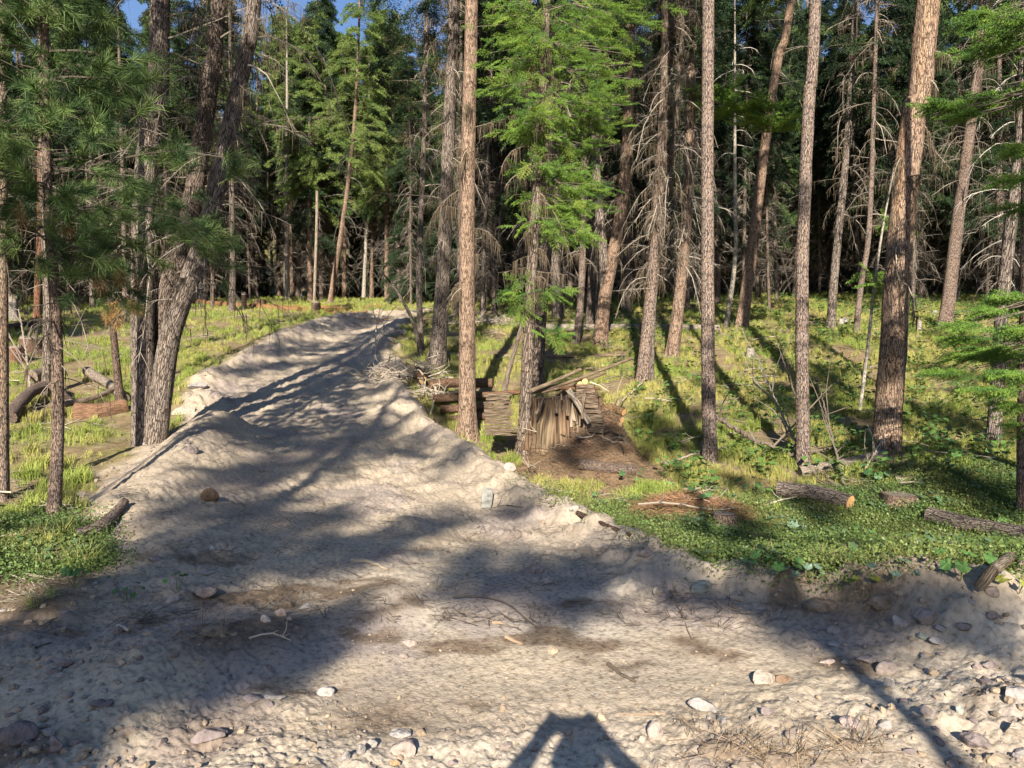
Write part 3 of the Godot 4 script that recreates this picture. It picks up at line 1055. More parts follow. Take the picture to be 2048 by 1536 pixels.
# ------------------------------------------------------------------ main trees
func main_trees() -> void:
	var r := RandomNumberGenerator.new()
	r.seed = 77
	# left edge
	tree("pine_tree", "thin pine with orange flaking bark at the left edge of the picture", "tree", [[4, 1000], [4, 600], [0, 0]], 25, 11.0, "bark_dark", 101, {"skirt": [2.5, 6.0, 14, 0.3, 0.8, 0], "crown": [6.0, 1.2, 40, 5, "spruce", [1, 2]], "tint": Color(1.15, 1.02, 0.9)})
	# the young pine whose long needles fill the upper left corner
	var p := tree("pine_tree", "young pine with long green needle tufts over the upper left, dark scaly trunk", "tree", [[108, 1040], [116, 840], [112, 640], [95, 380], [88, 0]], 25, 7.6, "bark_dark", 102, {"tint": Color(1.05, 0.98, 0.92), "tile": 0.35})
	var s := Soup.new()
	var tan_ := Soup.new()
	for k in 92:
		var y := 2.15 + 5.1 * (k + r.randf()) / 92.0
		var o := along_trunk(p.path, y)
		var L := r.randf_range(0.7, 1.9) * (1.0 - 0.5 * sm(4.5, 7.5, y)) * (0.55 + 0.45 * sm(1.9, 2.8, y))
		var az := r.randf() * TAU
		if y > 3.3 and cos(az) > 0.3:
			L *= 0.55
		if k % 3 == 0 and y < 3.3:
			az = r.randf_range(-0.7, 0.9)
		elif k % 3 == 1:
			az = r.randf_range(0.7, 3.0)
		if cos(az) < -0.55:
			L *= 0.4
		var pts := bough(s, o, az, L, r.randf_range(0.0, 0.5), r.randf_range(0.2, 0.7), 0.010, 5, Color(0.10, 0.085, 0.07), r)
		for j in 9:
			var t := r.randf_range(0.3, 1.0) if j < 8 else 1.0
			var i := mini(int(t * 6.0), 5)
			var q := pts[i].lerp(pts[i + 1], clampf(t * 6.0 - i, 0, 1)) + rv(r) * 0.16
			var dirn := (pts[i + 1] - pts[i]).normalized() + rv(r) * 0.7 + Vector3(0, 0.25, 0)
			if y < 2.5 and r.randf() < 0.14:
				s.bake(facing(q, dirn + Vector3(0, -1.0, 0), 0, r.randf_range(0.7, 1.0)), proto["pine%d" % (r.randi() % 2)], 3)
			else:
				s.bake(facing(q, dirn, r.randf() * 3.0, r.randf_range(0.65, 1.05)), proto["pine%d" % (r.randi() % 2)], r.randi() % 3)
	part("crown", s.mesh(), M.needle, p.node, true)
	var sk := skirt(p.path, 1.2, 2.6, 26, 0.3, 0.9, 8, 4, Color(0.2, 0.17, 0.14), 0.008, 8)
	var db1 := part("dead_boughs", sk[0], M.twig, p.node, true)
	part("hanging_lichen", sk[1], M.lichen, db1, true)
	tree("fir_tree", "grey trunk just left of and behind the young long-needled pine", "tree", [[94, 790], [96, 600], [88, 380], [80, 0]], 19, 13.0, "bark_grey", 103, {"skirt": [2.0, 7.0, 40, 0.4, 1.3, 6], "crown": [6.5, 1.5, 46, 6, "spruce", [1, 2, 4]]})
	var sap := tree("pine_sapling", "thin leaning dark sapling with a dried tan needle tuft before the triple-trunked tree", "tree", [[242, 815], [232, 720], [222, 620], [206, 480], [200, 330]], 17, 4.6, "bark_dark", 104, {"flare": 0.2, "sides": 12, "tint": Color(0.6, 0.55, 0.52), "tip": 0.015, "skirt": [1.5, 4.0, 16, 0.2, 0.7, 0]})
	s = Soup.new()
	for k in 9:
		var c: Vector3 = at_depth(222 + r.randf_range(-16, 16), 625 + r.randf_range(-14, 20), sap.d - 0.06) - sap.base
		s.bake(facing(c, Vector3(r.randf_range(-0.8, 0.8), -0.7, r.randf_range(0, 0.8)), 0, 1.0), proto["pine%d" % (k % 2)], 3)
	for k in 26:
		var q := along_trunk(sap.path, r.randf_range(2.0, 4.5)) + rv(r) * 0.3
		s.bake(facing(q, rv(r) + Vector3(0, 0.4, 0), 0, r.randf_range(0.8, 1.1)), proto["pine%d" % (k % 2)], r.randi() % 3)
	part("crown", s.mesh(), M.needle, sap.node, true)

	# the big tree on the left whose trunks part close to the ground
	var big := tree("fir_tree", "big fir left of the road whose three trunks part near the ground", "tree", [[289, 868], [285, 640], [288, 400], [300, 260], [311, 170], [320, 0]], 46, 17.0, "bark_grey", 105, {"depth": 9.6, "sides": 30, "flare": 0.2, "tip": 0.06, "rough": 0.035, "tint": Color(1.32, 1.25, 1.18), "skirt": [2.6, 7.5, 40, 0.5, 1.6, 5], "crown": [8.0, 1.9, 50, 6, "spruce", [1, 2, 4]], "twigs": 16})
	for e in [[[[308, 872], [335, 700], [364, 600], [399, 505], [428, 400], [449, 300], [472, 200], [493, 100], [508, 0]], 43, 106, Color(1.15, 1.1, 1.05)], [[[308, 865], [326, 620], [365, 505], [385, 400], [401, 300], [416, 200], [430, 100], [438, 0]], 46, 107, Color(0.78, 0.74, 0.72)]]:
		var pts := []
		for q in e[0]:
			pts.append(at_depth(q[0], q[1], big.d + (0.25 if e[1] == 46 else -0.05)) - big.base)
		pts[0].y -= 0.2
		pts.append((pts[-1] as Vector3) + Vector3(0.5, 5.0, -0.4))
		var path := curve_through(pts, 0.14)
		var rr := pix_r(e[1], big.d)
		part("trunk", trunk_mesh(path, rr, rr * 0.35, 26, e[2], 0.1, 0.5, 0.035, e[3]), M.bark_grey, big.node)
		var k2 := skirt(path, 1.9, 8.0, 95, 0.4, 1.7, e[2], 16, Color(0.21, 0.18, 0.155), 0.010, 20)
		var db2 := part("dead_boughs", k2[0], M.twig, big.node, true)
		part("hanging_lichen", k2[1], M.lichen, db2, true)
		part("crown", crown(path, 7.0, path[-1].y, 1.6, 30, 6, "spruce", e[2], [1, 2, 4]), M.needle, big.node, true)

	# along the right edge of the road
	tree("larch_tree", "tall slim larch with light tan bark standing at the road's right edge", "tree", [[935, 880], [934, 600], [935, 400], [940, 150], [943, 0]], 35, 15.0, "bark_tan", 110, {"sides": 26, "tint": Color(1.25, 1.2, 1.12), "flare": 0.8, "rough": 0.03, "tip": 0.05, "skirt": [2.2, 5.6, 10, 0.4, 1.0, 60], "twig": Color(0.36, 0.30, 0.23), "crown": [8.5, 1.6, 46, 6, "spruce", [0, 3]]})
	var g := tree("larch_tree", "slim tree hung with bright green needle pads in front of the old plank ramp", "tree", [[1047, 912], [1056, 700], [1066, 500], [1080, 280], [1094, 0]], 27, 9.5, "bark_grey", 111, {"tint": Color(0.95, 0.9, 0.85), "flare": 0.7, "tip": 0.03, "skirt": [2.0, 6.0, 34, 0.3, 0.9, 34], "twig": Color(0.24, 0.19, 0.145)})
	s = Soup.new()
	for e in [[1130, -70, 160, 80], [1040, 12, 60, 30], [1190, 22, 110, 60], [1120, 90, 110, 70], [1050, 130, 60, 36], [1180, 150, 80, 40], [1030, 165, 50, 28], [1140, 205, 90, 66], [1090, 235, 80, 50], [1180, 245, 55, 32], [1060, 255, 40, 20], [1130, 285, 70, 44], [1075, 330, 50, 24], [1130, 340, 60, 44], [1150, 375, 50, 36], [1080, 395, 45, 26], [1130, 410, 55, 36], [1090, 440, 55, 30], [1125, 465, 50, 28], [1140, 55, 130, 60], [1040, 70, 40, 20]]:
		pad(s, g, e[0], e[1], e[2], int(e[3] * 1.6), "larch", [0, 0, 1, 1, 3, 2], r, 0.78, r.randf_range(-0.25, 0.3))
	for e in [[1045, 555, 22, 10], [1062, 583, 44, 16], [1110, 575, 30, 10], [1032, 580, 20, 8], [1040, 615, 22, 9], [1090, 660, 34, 14], [1110, 668, 26, 8], [1036, 600, 14, 5]]:
		pad(s, g, e[0], e[1], e[2], e[3], "larch", [0, 1, 2], r, 0.8, -0.1)
	part("crown", s.mesh(), M.needle, g.node, true)
	tree("snag", "thin grey dead pole leaning against the green larch by the ramp", "dead tree", [[998, 835], [1018, 740], [1044, 650], [1066, 560]], 14, 2.6, "wood_grey", 112, {"flare": 0.05, "sides": 10, "tip": 0.02, "tint": Color(0.85, 0.8, 0.78)})
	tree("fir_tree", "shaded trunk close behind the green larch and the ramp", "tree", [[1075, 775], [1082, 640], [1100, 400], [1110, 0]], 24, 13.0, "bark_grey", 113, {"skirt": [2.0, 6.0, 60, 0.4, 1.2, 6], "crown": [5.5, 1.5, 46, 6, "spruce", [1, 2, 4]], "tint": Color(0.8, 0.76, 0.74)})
	# middle distance
	tree("fir_tree", "stout lichen-hung fir beside the right edge of the road further up", "tree", [[874, 728], [888, 520], [893, 380], [902, 150], [908, 0]], 31, 17.0, "bark_grey", 114, {"sides": 22, "skirt": [2.2, 9.0, 110, 0.3, 1.2, 16], "crown": [7.0, 1.8, 60, 7, "spruce", [1, 2, 4]], "twigs": 16})
	tree("snag", "bent thin dead tree curving left over the road's end", "dead tree", [[842, 715], [828, 650], [800, 592], [770, 552], [757, 535]], 11, 1.9, "bark_grey", 115, {"flare": 0.1, "sides": 10, "tip": 0.015})
	tree("fir_tree", "slim straight trunk just left of the stout lichen-hung fir", "tree", [[842, 700], [838, 560], [842, 430], [850, 200]], 13, 15.0, "bark_grey", 116, {"sides": 14, "skirt": [2.0, 9.0, 70, 0.4, 1.3, 10], "crown": [6.0, 1.4, 50, 6, "spruce", [1, 2, 4, 5]]})
	tree("fir_tree", "dark double trunk with a thick mane of lichen on the slope right of the ramp", "tree", [[1283, 772], [1300, 600], [1315, 420], [1328, 200], [1332, 0]], 25, 14.5, "bark_dark", 117, {"skirt": [1.9, 7.5, 150, 0.3, 1.1, 10], "twigs": 18, "crown": [6.5, 1.6, 50, 6, "spruce", [2, 4]], "tint": Color(0.95, 0.92, 0.9)})
	tree("fir_tree", "thinner trunk standing right against the lichen-maned fir", "tree", [[1302, 770], [1308, 600], [1330, 420], [1362, 100]], 12, 13.0, "bark_grey", 118, {"skirt": [1.8, 7.5, 80, 0.4, 1.3, 16], "crown": [6.5, 1.3, 40, 6, "spruce", [1, 2]]})
	var fk := tree("fir_tree", "pale forked trunk standing on the grass behind the fallen log", "tree", [[1200, 692], [1209, 600], [1228, 500], [1250, 350], [1260, 100]], 27, 16.0, "bark_tan", 119, {"sides": 22, "flare": 0.75, "skirt": [3.0, 9.0, 90, 0.5, 1.5, 14], "crown": [8.0, 1.6, 46, 6, "spruce", [1, 2, 4]], "tint": Color(1.0, 0.97, 0.95)})
	var pts2 := []
	for q in [[1210, 590], [1206, 500], [1195, 380], [1190, 200]]:
		pts2.append(at_depth(q[0], q[1], fk.d) - fk.base)
	pts2.append((pts2[-1] as Vector3) + Vector3(0, 6, 0))
	part("trunk", trunk_mesh(curve_through(pts2, 0.15), pix_r(19, fk.d), 0.05, 18, 120, 0.0), M.bark_grey, fk.node)
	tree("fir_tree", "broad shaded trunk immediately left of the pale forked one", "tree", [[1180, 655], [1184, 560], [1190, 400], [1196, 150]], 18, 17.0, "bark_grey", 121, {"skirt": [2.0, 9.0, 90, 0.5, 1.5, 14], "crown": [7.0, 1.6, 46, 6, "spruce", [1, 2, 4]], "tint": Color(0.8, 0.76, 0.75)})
	tree("fir_tree", "shaded trunk with a swollen base on the grass left of the forked trunk", "tree", [[1150, 690], [1160, 620], [1166, 480], [1170, 200]], 15, 15.0, "bark_dark", 122, {"skirt": [2.0, 8.0, 80, 0.5, 1.4, 14], "crown": [6.5, 1.5, 46, 6, "spruce", [1, 2, 4]]})
	tree("fir_tree", "flared pale trunk hung with bare white twigs on the slope behind the slim larches", "tree", [[1344, 712], [1356, 620], [1366, 520], [1376, 380], [1384, 100]], 25, 16.0, "bark_tan", 123, {"sides": 22, "flare": 0.7, "skirt": [2.0, 8.0, 150, 0.3, 1.4, 6], "twig": Color(0.36, 0.325, 0.29), "twigs": 18, "crown": [7.5, 1.6, 50, 6, "spruce", [1, 2, 4]]})
	tree("larch_tree", "straight slim larch right of centre with pinkish bark shaded dark in the middle", "tree", [[1420, 925], [1416, 700], [1415, 400], [1417, 0]], 28, 15.0, "bark_dark", 124, {"sides": 24, "tint": Color(1.3, 1.2, 1.14), "tip": 0.05, "crown": [8.0, 1.6, 46, 6, "spruce", [0, 3]]})
	var br := tree("fir_tree", "smooth pale trunk leaning right on the top of the grassy slope", "tree", [[1483, 655], [1504, 500], [1530, 290], [1556, 120], [1582, 0]], 24, 17.0, "bark_tan", 125, {"sides": 20, "flare": 0.55, "rough": 0.03, "tint": Color(1.1, 1.06, 1.02), "skirt": [6.0, 10.0, 30, 0.4, 1.4, 4], "crown": [9.0, 1.8, 50, 6, "spruce", [0, 1, 3]]})
	s = Soup.new()
	for e in [[1450, 190, 60, 34], [1490, 215, 60, 40], [1520, 245, 40, 22], [1440, 225, 30, 14], [1560, 250, 30, 14]]:
		pad(s, br, e[0], e[1], e[2], e[3], "larch", [0, 1, 3], r, 2.0, -3.0)
	part("crown", s.mesh(), M.needle, br.node, true)
	tree("birch_tree", "thin white-barked trunk leaning right left of the pale leaning fir", "tree", [[1452, 655], [1466, 560], [1472, 480], [1470, 380]], 10, 9.0, "bark_pale", 126, {"sides": 12, "flare": 0.2, "skirt": [2.5, 8.0, 30, 0.4, 1.2, 0], "twig": Color(0.4, 0.37, 0.33)})
	tree("larch_tree", "straight slim larch with peeling rosy bark right of the pinkish one", "tree", [[1607, 935], [1604, 700], [1606, 480], [1618, 200], [1631, 0]], 26, 15.0, "bark_dark", 127, {"sides": 24, "tint": Color(1.35, 1.25, 1.18), "tip": 0.05, "rough": 0.07, "crown": [8.0, 1.6, 46, 6, "spruce", [0, 3]]})
	tree("larch_tree", "thickest old larch on the right with deeply furrowed orange bark", "tree", [[1772, 900], [1786, 700], [1800, 480], [1828, 220], [1856, 0]], 51, 18.0, "bark_tan", 128, {"sides": 36, "flare": 0.5, "tip": 0.08, "rough": 0.06, "tint": Color(1.22, 1.08, 0.96), "skirt": [2.2, 5.2, 16, 0.4, 1.0, 50], "twig": Color(0.38, 0.32, 0.26), "crown": [9.0, 2.0, 50, 6, "spruce", [0, 3]]})
	var bs := tree("birch_sapling", "thin white sapling with a few bright leaves left of the thick larch", "tree", [[1720, 820], [1735, 700], [1750, 560], [1770, 430], [1790, 330]], 8, 3.9, "bark_pale", 129, {"sides": 10, "flare": 0.1, "tip": 0.012})
	s = Soup.new()
	for e in [[1765, 540, 26, 16], [1775, 580, 24, 12], [1768, 610, 22, 12], [1758, 560, 16, 8], [1785, 440, 20, 10]]:
		pad(s, bs, e[0], e[1], e[2], e[3], "larch", [0, 1], r, 1.0)
	part("crown", s.mesh(), M.needle, bs.node, true)
	tree("fir_tree", "pale straight trunk on the grass between the rosy larch and the white sapling", "tree", [[1661, 658], [1668, 560], [1678, 450], [1700, 200]], 17, 16.0, "bark_grey", 130, {"sides": 16, "skirt": [3.0, 9.0, 70, 0.4, 1.4, 10], "crown": [6.5, 1.5, 50, 6, "spruce", [1, 2, 4]]})
	tree("fir_tree", "dark slanting trunk just left of the white sapling", "tree", [[1712, 668], [1722, 570], [1738, 460], [1748, 200]], 12, 14.0, "bark_dark", 131, {"sides": 14, "skirt": [2.5, 9.0, 70, 0.4, 1.3, 10], "crown": [6.0, 1.4, 46, 6, "spruce", [2, 4]]})
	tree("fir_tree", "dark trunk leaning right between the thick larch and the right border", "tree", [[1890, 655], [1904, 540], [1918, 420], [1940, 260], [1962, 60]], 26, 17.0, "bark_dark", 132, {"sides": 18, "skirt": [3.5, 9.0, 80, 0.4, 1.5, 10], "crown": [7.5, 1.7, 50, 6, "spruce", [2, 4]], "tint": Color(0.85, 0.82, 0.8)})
	tree("fir_tree", "grey trunk with a flared foot near the right border, green boughs before it", "tree", [[1985, 902], [1996, 760], [2004, 620], [2018, 480], [2044, 250], [2052, 0]], 26, 14.0, "bark_grey", 133, {"sides": 20, "flare": 0.7, "skirt": [2.2, 6.0, 22, 0.4, 1.2, 4], "twig": Color(0.42, 0.39, 0.35), "crown": [6.0, 1.5, 46, 6, "spruce", [1, 2]]})
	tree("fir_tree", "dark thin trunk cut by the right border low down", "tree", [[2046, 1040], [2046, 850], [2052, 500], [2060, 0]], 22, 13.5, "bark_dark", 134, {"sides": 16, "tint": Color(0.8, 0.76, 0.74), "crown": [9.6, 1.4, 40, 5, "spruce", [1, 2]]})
	# the larch just outside the right border whose boughs reach into the picture
	var lx := tree("larch_tree", "soft green larch boughs reaching in from the right border", "tree", [[2230, 1010], [2225, 600], [2220, 0]], 46, 9.0, "bark_tan", 135, {"sides": 16})
	s = Soup.new()
	for e in [[2030, 590, 60, 26], [1985, 615, 50, 20], [1930, 640, 40, 12], [2010, 690, 70, 34], [1960, 700, 60, 28], [1905, 735, 36, 14], [2040, 740, 60, 28], [1990, 770, 50, 16], [2030, 800, 40, 12], [2040, 650, 50, 24], [1945, 670, 40, 14], [2045, 840, 30, 8],
			[2040, 40, 90, 40], [1990, 90, 60, 22], [2030, 180, 60, 30], [1960, 195, 60, 26], [1900, 200, 44, 16], [1930, 220, 40, 14], [2040, 290, 50, 24], [1985, 20, 50, 20], [2030, 350, 40, 14], [2040, 405, 30, 12], [2140, 150, 90, 50], [2140, 400, 90, 40], [2160, 650, 90, 50]]:
		pad(s, lx, e[0] + 12.0, e[1], e[2] * 0.8, int(e[3] * 1.4), "larch", [0, 1, 1, 2], r, 0.75, r.randf_range(-0.4, 0.3))
	part("crown", s.mesh(), M.needle, lx.node, true)
	# left, in the middle distance
	tree("fir_tree", "slim trunk at the grass edge left of the road's bend, dark below and sunlit above", "tree", [[464, 622], [466, 520], [464, 420], [462, 200]], 13, 14.0, "bark_grey", 140, {"sides": 12, "skirt": [1.5, 8.0, 90, 0.5, 1.6, 6], "crown": [5.5, 1.5, 46, 6, "spruce", [0, 1, 5]]})
	tree("larch_tree", "pale speckled straight pole trunk behind the orange rotten wood", "tree", [[575, 600], [574, 500], [573, 400], [574, 200]], 10, 15.0, "bark_pale", 141, {"sides": 10, "skirt": [2.5, 9.0, 70, 0.5, 1.5, 4], "crown": [7.0, 1.5, 46, 6, "spruce", [0, 1, 3]]})
	tree("snag", "short pale dead pole with a broken top at the road's far end", "dead tree", [[628, 612], [632, 500], [634, 412]], 6, 4.9, "wood_grey", 142, {"sides": 8, "flare": 0.1, "tip": 0.06, "tint": Color(1.1, 1.05, 1.0)})
	tree("larch_tree", "pale slender trunk leaning right above the road's far end", "tree", [[660, 608], [672, 530], [685, 450], [698, 350], [712, 200]], 11, 16.0, "bark_tan", 143, {"sides": 12, "skirt": [3.0, 7.0, 30, 0.4, 1.2, 2], "crown": [6.0, 2.2, 90, 8, "spruce", [0, 3, 3]]})
	tree("fir_tree", "slim pole trunk right of the leaning slender one at the road's end", "tree", [[727, 598], [731, 500], [735, 400], [738, 200]], 8, 14.0, "bark_pale", 144, {"sides": 10, "skirt": [2.0, 8.0, 90, 0.5, 1.6, 4], "crown": [6.0, 1.8, 60, 7, "spruce", [0, 3, 5]]})
	tree("fir_tree", "pair of thin pale poles beyond the road's end, the left of the two", "tree", [[752, 590], [747, 480], [742, 390]], 7, 13.0, "bark_pale", 145, {"sides": 8, "skirt": [2.0, 8.0, 70, 0.5, 1.5, 2], "crown": [6.0, 1.5, 46, 6, "spruce", [0, 1]]})
	tree("fir_tree", "pair of thin pale poles beyond the road's end, the right of the two", "tree", [[760, 570], [756, 480], [750, 400]], 5, 12.0, "bark_pale", 146, {"sides": 8, "skirt": [2.0, 8.0, 70, 0.5, 1.5, 2], "crown": [6.0, 1.5, 46, 6, "spruce", [1, 2]]})
	tree("fir_tree", "trunk leaning right above the brush pile at the left", "tree", [[408, 600], [422, 520], [438, 440], [450, 300]], 11, 15.0, "bark_grey", 147, {"sides": 12, "skirt": [2.0, 9.0, 90, 0.5, 1.6, 8], "crown": [6.5, 1.6, 46, 6, "spruce", [1, 2, 4]]})
	tree("pine_tree", "reddish trunk standing behind the left grass near the young pine", "tree", [[74, 635], [76, 560], [80, 400]], 13, 14.0, "bark_tan", 148, {"sides": 14, "skirt": [2.0, 8.0, 60, 0.5, 1.5, 6], "crown": [5.5, 1.5, 46, 6, "spruce", [1, 2, 4]], "tint": Color(0.75, 0.55, 0.45)})
	tree("fir_tree", "dark trunk behind the grass between the young pine and the triple-trunked fir", "tree", [[250, 632], [250, 560], [246, 400]], 10, 14.0, "bark_dark", 149, {"sides": 12, "skirt": [2.0, 8.0, 80, 0.5, 1.5, 8], "crown": [5.5, 1.5, 46, 6, "spruce", [1, 2, 4]]})
	tree("fir_tree", "dark curved trunk in the shade between the slim tan larch and the green one", "tree", [[965, 625], [972, 540], [985, 430]], 12, 15.0, "bark_dark", 150, {"sides": 12, "skirt": [2.0, 9.0, 80, 0.5, 1.5, 8], "crown": [6.0, 1.6, 46, 6, "spruce", [2, 4]]})
	tree("fir_tree", "second dark trunk in the shade left of the green larch", "tree", [[988, 620], [994, 540], [1004, 400]], 11, 15.0, "bark_dark", 151, {"sides": 12, "skirt": [2.0, 9.0, 80, 0.5, 1.5, 8], "crown": [6.0, 1.6, 46, 6, "spruce", [2, 4]]})
	tree("fir_tree", "dark trunk with a bent foot just behind the slim tan larch", "tree", [[912, 632], [918, 570], [920, 450]], 12, 15.0, "bark_dark", 152, {"sides": 12, "skirt": [2.0, 9.0, 90, 0.5, 1.5, 10], "crown": [5.5, 1.6, 50, 6, "spruce", [2, 4]]})

# ------------------------------------------------------------------ the forest behind
func forest() -> void:
	var r := RandomNumberGenerator.new()
	r.seed = 4242
	var kinds := []
	for k in 11:
		var H := r.randf_range(13.0, 19.0) if k < 7 else (r.randf_range(5.5, 8.0) if k < 9 else r.randf_range(11.0, 14.0))
		var path := PackedVector3Array()
		var bx := r.randf_range(-0.35, 0.35)
		var bz := r.randf_range(-0.3, 0.3)
		for i in 41:
			var t := i / 40.0
			path.append(Vector3(bx * t * sin(t * 3.0), -0.25 + (H + 0.25) * t, bz * t * t))
		var rad := r.randf_range(0.09, 0.16) if k < 7 else (0.06 if k < 9 else 0.065)
		var low: float = [2.2, 3.5, 5.0, 2.8, 4.2, 6.0, 3.2, 0.4, 0.6, 6.0, 5.0][k]
		var tr := trunk_mesh(path, rad, 0.02, 9, 900 + k, 0.4, 0.5, 0.05)
		var sk := skirt(path, 0.8, minf(low + 4.0, 9.0), 190 if k < 7 else (40 if k < 9 else 150), 0.3, 1.8 if k < 7 else 1.1, 950 + k, 4, Color(0.22, 0.195, 0.17), 0.010, 14)  # twig colour darkened, standing in for shade deep in the wood
		var cr := crown(path, low, H, r.randf_range(1.4, 2.1) if k < 7 else (1.5 if k < 9 else 1.1), 78, 8, "spruce", 970 + k, [[1, 2, 4], [0, 1, 5], [0, 3, 1], [2, 4, 4], [1, 2, 5], [0, 3, 3], [1, 4, 2], [2, 4, 4], [1, 2, 5], [2, 4, 1], [2, 4, 4]][k], 0.5, 1.25 if k < 7 else 1.0)  # darkest needle tints likewise stand in for shade in the depths
		kinds.append([tr, sk[0], cr, sk[1], rad])
	var mats := ["bark_grey", "bark_dark", "bark_tan", "bark_dark", "bark_grey", "bark_tan", "bark_grey", "bark_dark", "bark_grey", "bark_grey", "bark_dark"]
	var looks := ["slim grey fir", "yellow-green fir", "bright sunlit larch", "dark dense-crowned fir", "olive fir with bare trunk", "bright high-crowned fir", "shaded grey-trunked fir", "low dark young fir", "low olive young fir", "slender grey pole fir", "slender dark pole fir"]
	var spots := [[60, "left of the young pine"], [160, "behind the young pine"], [260, "left of the three-trunked fir"], [400, "behind the three-trunked fir"], [500, "above the brush heap"], [600, "behind the orange rotten trunk"], [700, "left above the road's end"], [800, "straight beyond the road's end"], [865, "left of the lichen-hung fir"], [925, "behind the lichen-hung fir"], [1000, "behind the tan slim larch"], [1090, "behind the green-padded larch"], [1180, "behind the plank ramp"], [1260, "behind the pale forked trunk"], [1330, "behind the lichen-maned trunk"], [1410, "behind the twiggy flared trunk"], [1480, "behind the straight pinkish larch"], [1580, "behind the pale leaning fir"], [1680, "behind the rosy larch"], [1760, "behind the white sapling"], [1850, "behind the thick old larch"], [1950, "behind the dark leaning trunk"], [2100, "behind the right border boughs"], [9999, "out beyond the right border"]]
	var count := 0
	var tries := 0
	while count < 520 and tries < 26000:
		tries += 1
		var young := count >= 265 and count < 370
		var pole := count >= 370
		var d := 19.0 + 58.0 * pow(r.randf(), 0.8) if not young else 31.0 + 42.0 * r.randf()
		if pole: d = 23.0 + 30.0 * r.randf()
		var half := d * 0.80 + 3.0
		var x := r.randf_range(-half, half)
		var px := 1024.0 + 1420.0 * x / d
		# the road and the clearings on both sides stay open
		if d < 33.0 and dirt(x, d) > -1.6: continue
		if d < 29.5 and x < -3.0 and px > 120.0: continue
		if d < 24.0 and x < -3.0: continue
		if d < 36.0 and px > 500.0 and px < 800.0: continue
		if d < 23.5 and x > 0.0: continue
		if young and px > 380.0 and px < 800.0 and d < 40.0: continue
		var ok := true
		var gap := 1.25 + 0.012 * d if not pole else 0.7
		for q in placed_trunks:
			var dx := q.x - x
			var dd := q.z - d
			if dx * dx + dd * dd < gap * gap:
				ok = false
				break
		if not ok: continue
		placed_trunks.append(Vector3(x, 0.15, d))
		var kind := r.randi() % 7
		if young:
			kind = 7 + r.randi() % 2
		elif pole:
			kind = 9 + r.randi() % 2
		elif px > 520.0 and px < 900.0 and r.randf() < 0.6:
			kind = [2, 5, 1][r.randi() % 3]
		elif px > 860.0 and r.randf() < 0.75:
			kind = [0, 3, 6][r.randi() % 3]
		var where := ""
		for e in spots:
			if px < e[0]:
				where = e[1]
				break
		var far := "far back" if d > 55.0 else ("deep in the wood" if d > 40.0 else ("half back" if d > 29.0 else "at the wood's edge"))
		var sc := r.randf_range(0.85, 1.2)
		var lean := r.randfn(0, 0.035)
		var label: String = ("tall " if sc > 1.09 else ("small " if sc < 0.93 else "")) + looks[kind] + " " + where + ", " + far
		if lean > 0.035:
			label = "left-leaning " + label
		elif lean < -0.035:
			label = "right-leaning " + label
		var t := thing("forest_tree" if kind < 7 else ("young_fir" if kind < 9 else "pole_fir"), label, "tree", on_ground(x, d), label)
		t.basis = Basis(Vector3(0, 0, 1), lean) * Basis(Vector3.RIGHT, r.randfn(0, 0.025)) * Basis(Vector3.UP, r.randf() * TAU)
		t.scale = Vector3.ONE * sc
		part("trunk", kinds[kind][0], M[mats[kind]], t)
		var db := part("dead_boughs", kinds[kind][1], M.twig, t, true)
		part("crown", kinds[kind][2], M.needle if kind in [1, 2, 5] else M.dark_needle, t, true)
		if d < 42.0:
			part("hanging_lichen", kinds[kind][3], M.lichen, db, true)
		count += 1
	for e in [[585, 41.0, 2], [622, 37.5, 5], [655, 44.0, 2], [690, 39.5, 2], [715, 45.0, 5], [745, 41.0, 2], [775, 37.5, 5], [800, 43.0, 2], [640, 49.0, 5], [760, 50.0, 5], [560, 46.0, 5]]:
		var x: float = e[1] * (e[0] - 1024.0) / 1420.0
		var t := thing("forest_tree", "", "tree", on_ground(x, e[1]), "bright larches beyond the road's end")
		t.set_meta("label", ["bright larch above the orange rotten trunk", "bright larch behind the broken dead pole", "bright larch behind the leaning slender trunk", "tall bright larch with a full crown straight above the road's end", "far bright larch right of the leaning slender trunk", "bright larch behind the pair of thin pale poles", "bright larch right of the pair of thin pale poles", "bright larch left of the lichen-hung fir", "far bright larch between the dead pole and the leaning trunk", "farthest bright larch above the thin pale poles", "far bright larch left of the speckled pole"][[585, 622, 655, 690, 715, 745, 775, 800, 640, 760, 560].find(e[0])])
		t.rotation.y = r.randf() * TAU
		t.scale = Vector3.ONE * r.randf_range(0.95, 1.15)
		part("trunk", kinds[e[2]][0], M.bark_tan, t)
		part("dead_boughs", kinds[e[2]][1], M.twig, t, true)
		part("crown", kinds[e[2]][2], M.needle, t, true)
		part("low_crown", crown(PackedVector3Array([Vector3.ZERO, Vector3(0, 4, 0), Vector3(0, 9, 0)]), 5.2, 8.6, 2.0, 20, 6, "spruce", int(e[0]), [0, 3, 1], 0.5, 1.2), M.needle, t, true)
	# a few more out of view on both sides and behind, so that the light under the trees is right
	for k in 26:
		var an := deg_to_rad(r.randf_range(54.0, 96.0)) * (-1.0 if k % 2 else 1.0)
		var d := r.randf_range(14.0, 28.0)
		var kind := r.randi() % 7
		var x := sin(an) * d
		var z := -cos(an) * d
		var t := thing("forest_tree", "fir standing beside the viewer outside the picture, shading its borders", "tree", Vector3(x, height(x, z), z), "firs beside the viewer")
		t.rotation.y = r.randf() * TAU
		part("trunk", kinds[kind][0], M[mats[kind]], t)
		part("dead_boughs", kinds[kind][1], M.twig, t, true)
		part("crown", kinds[kind][2], M.dark_needle, t, true)

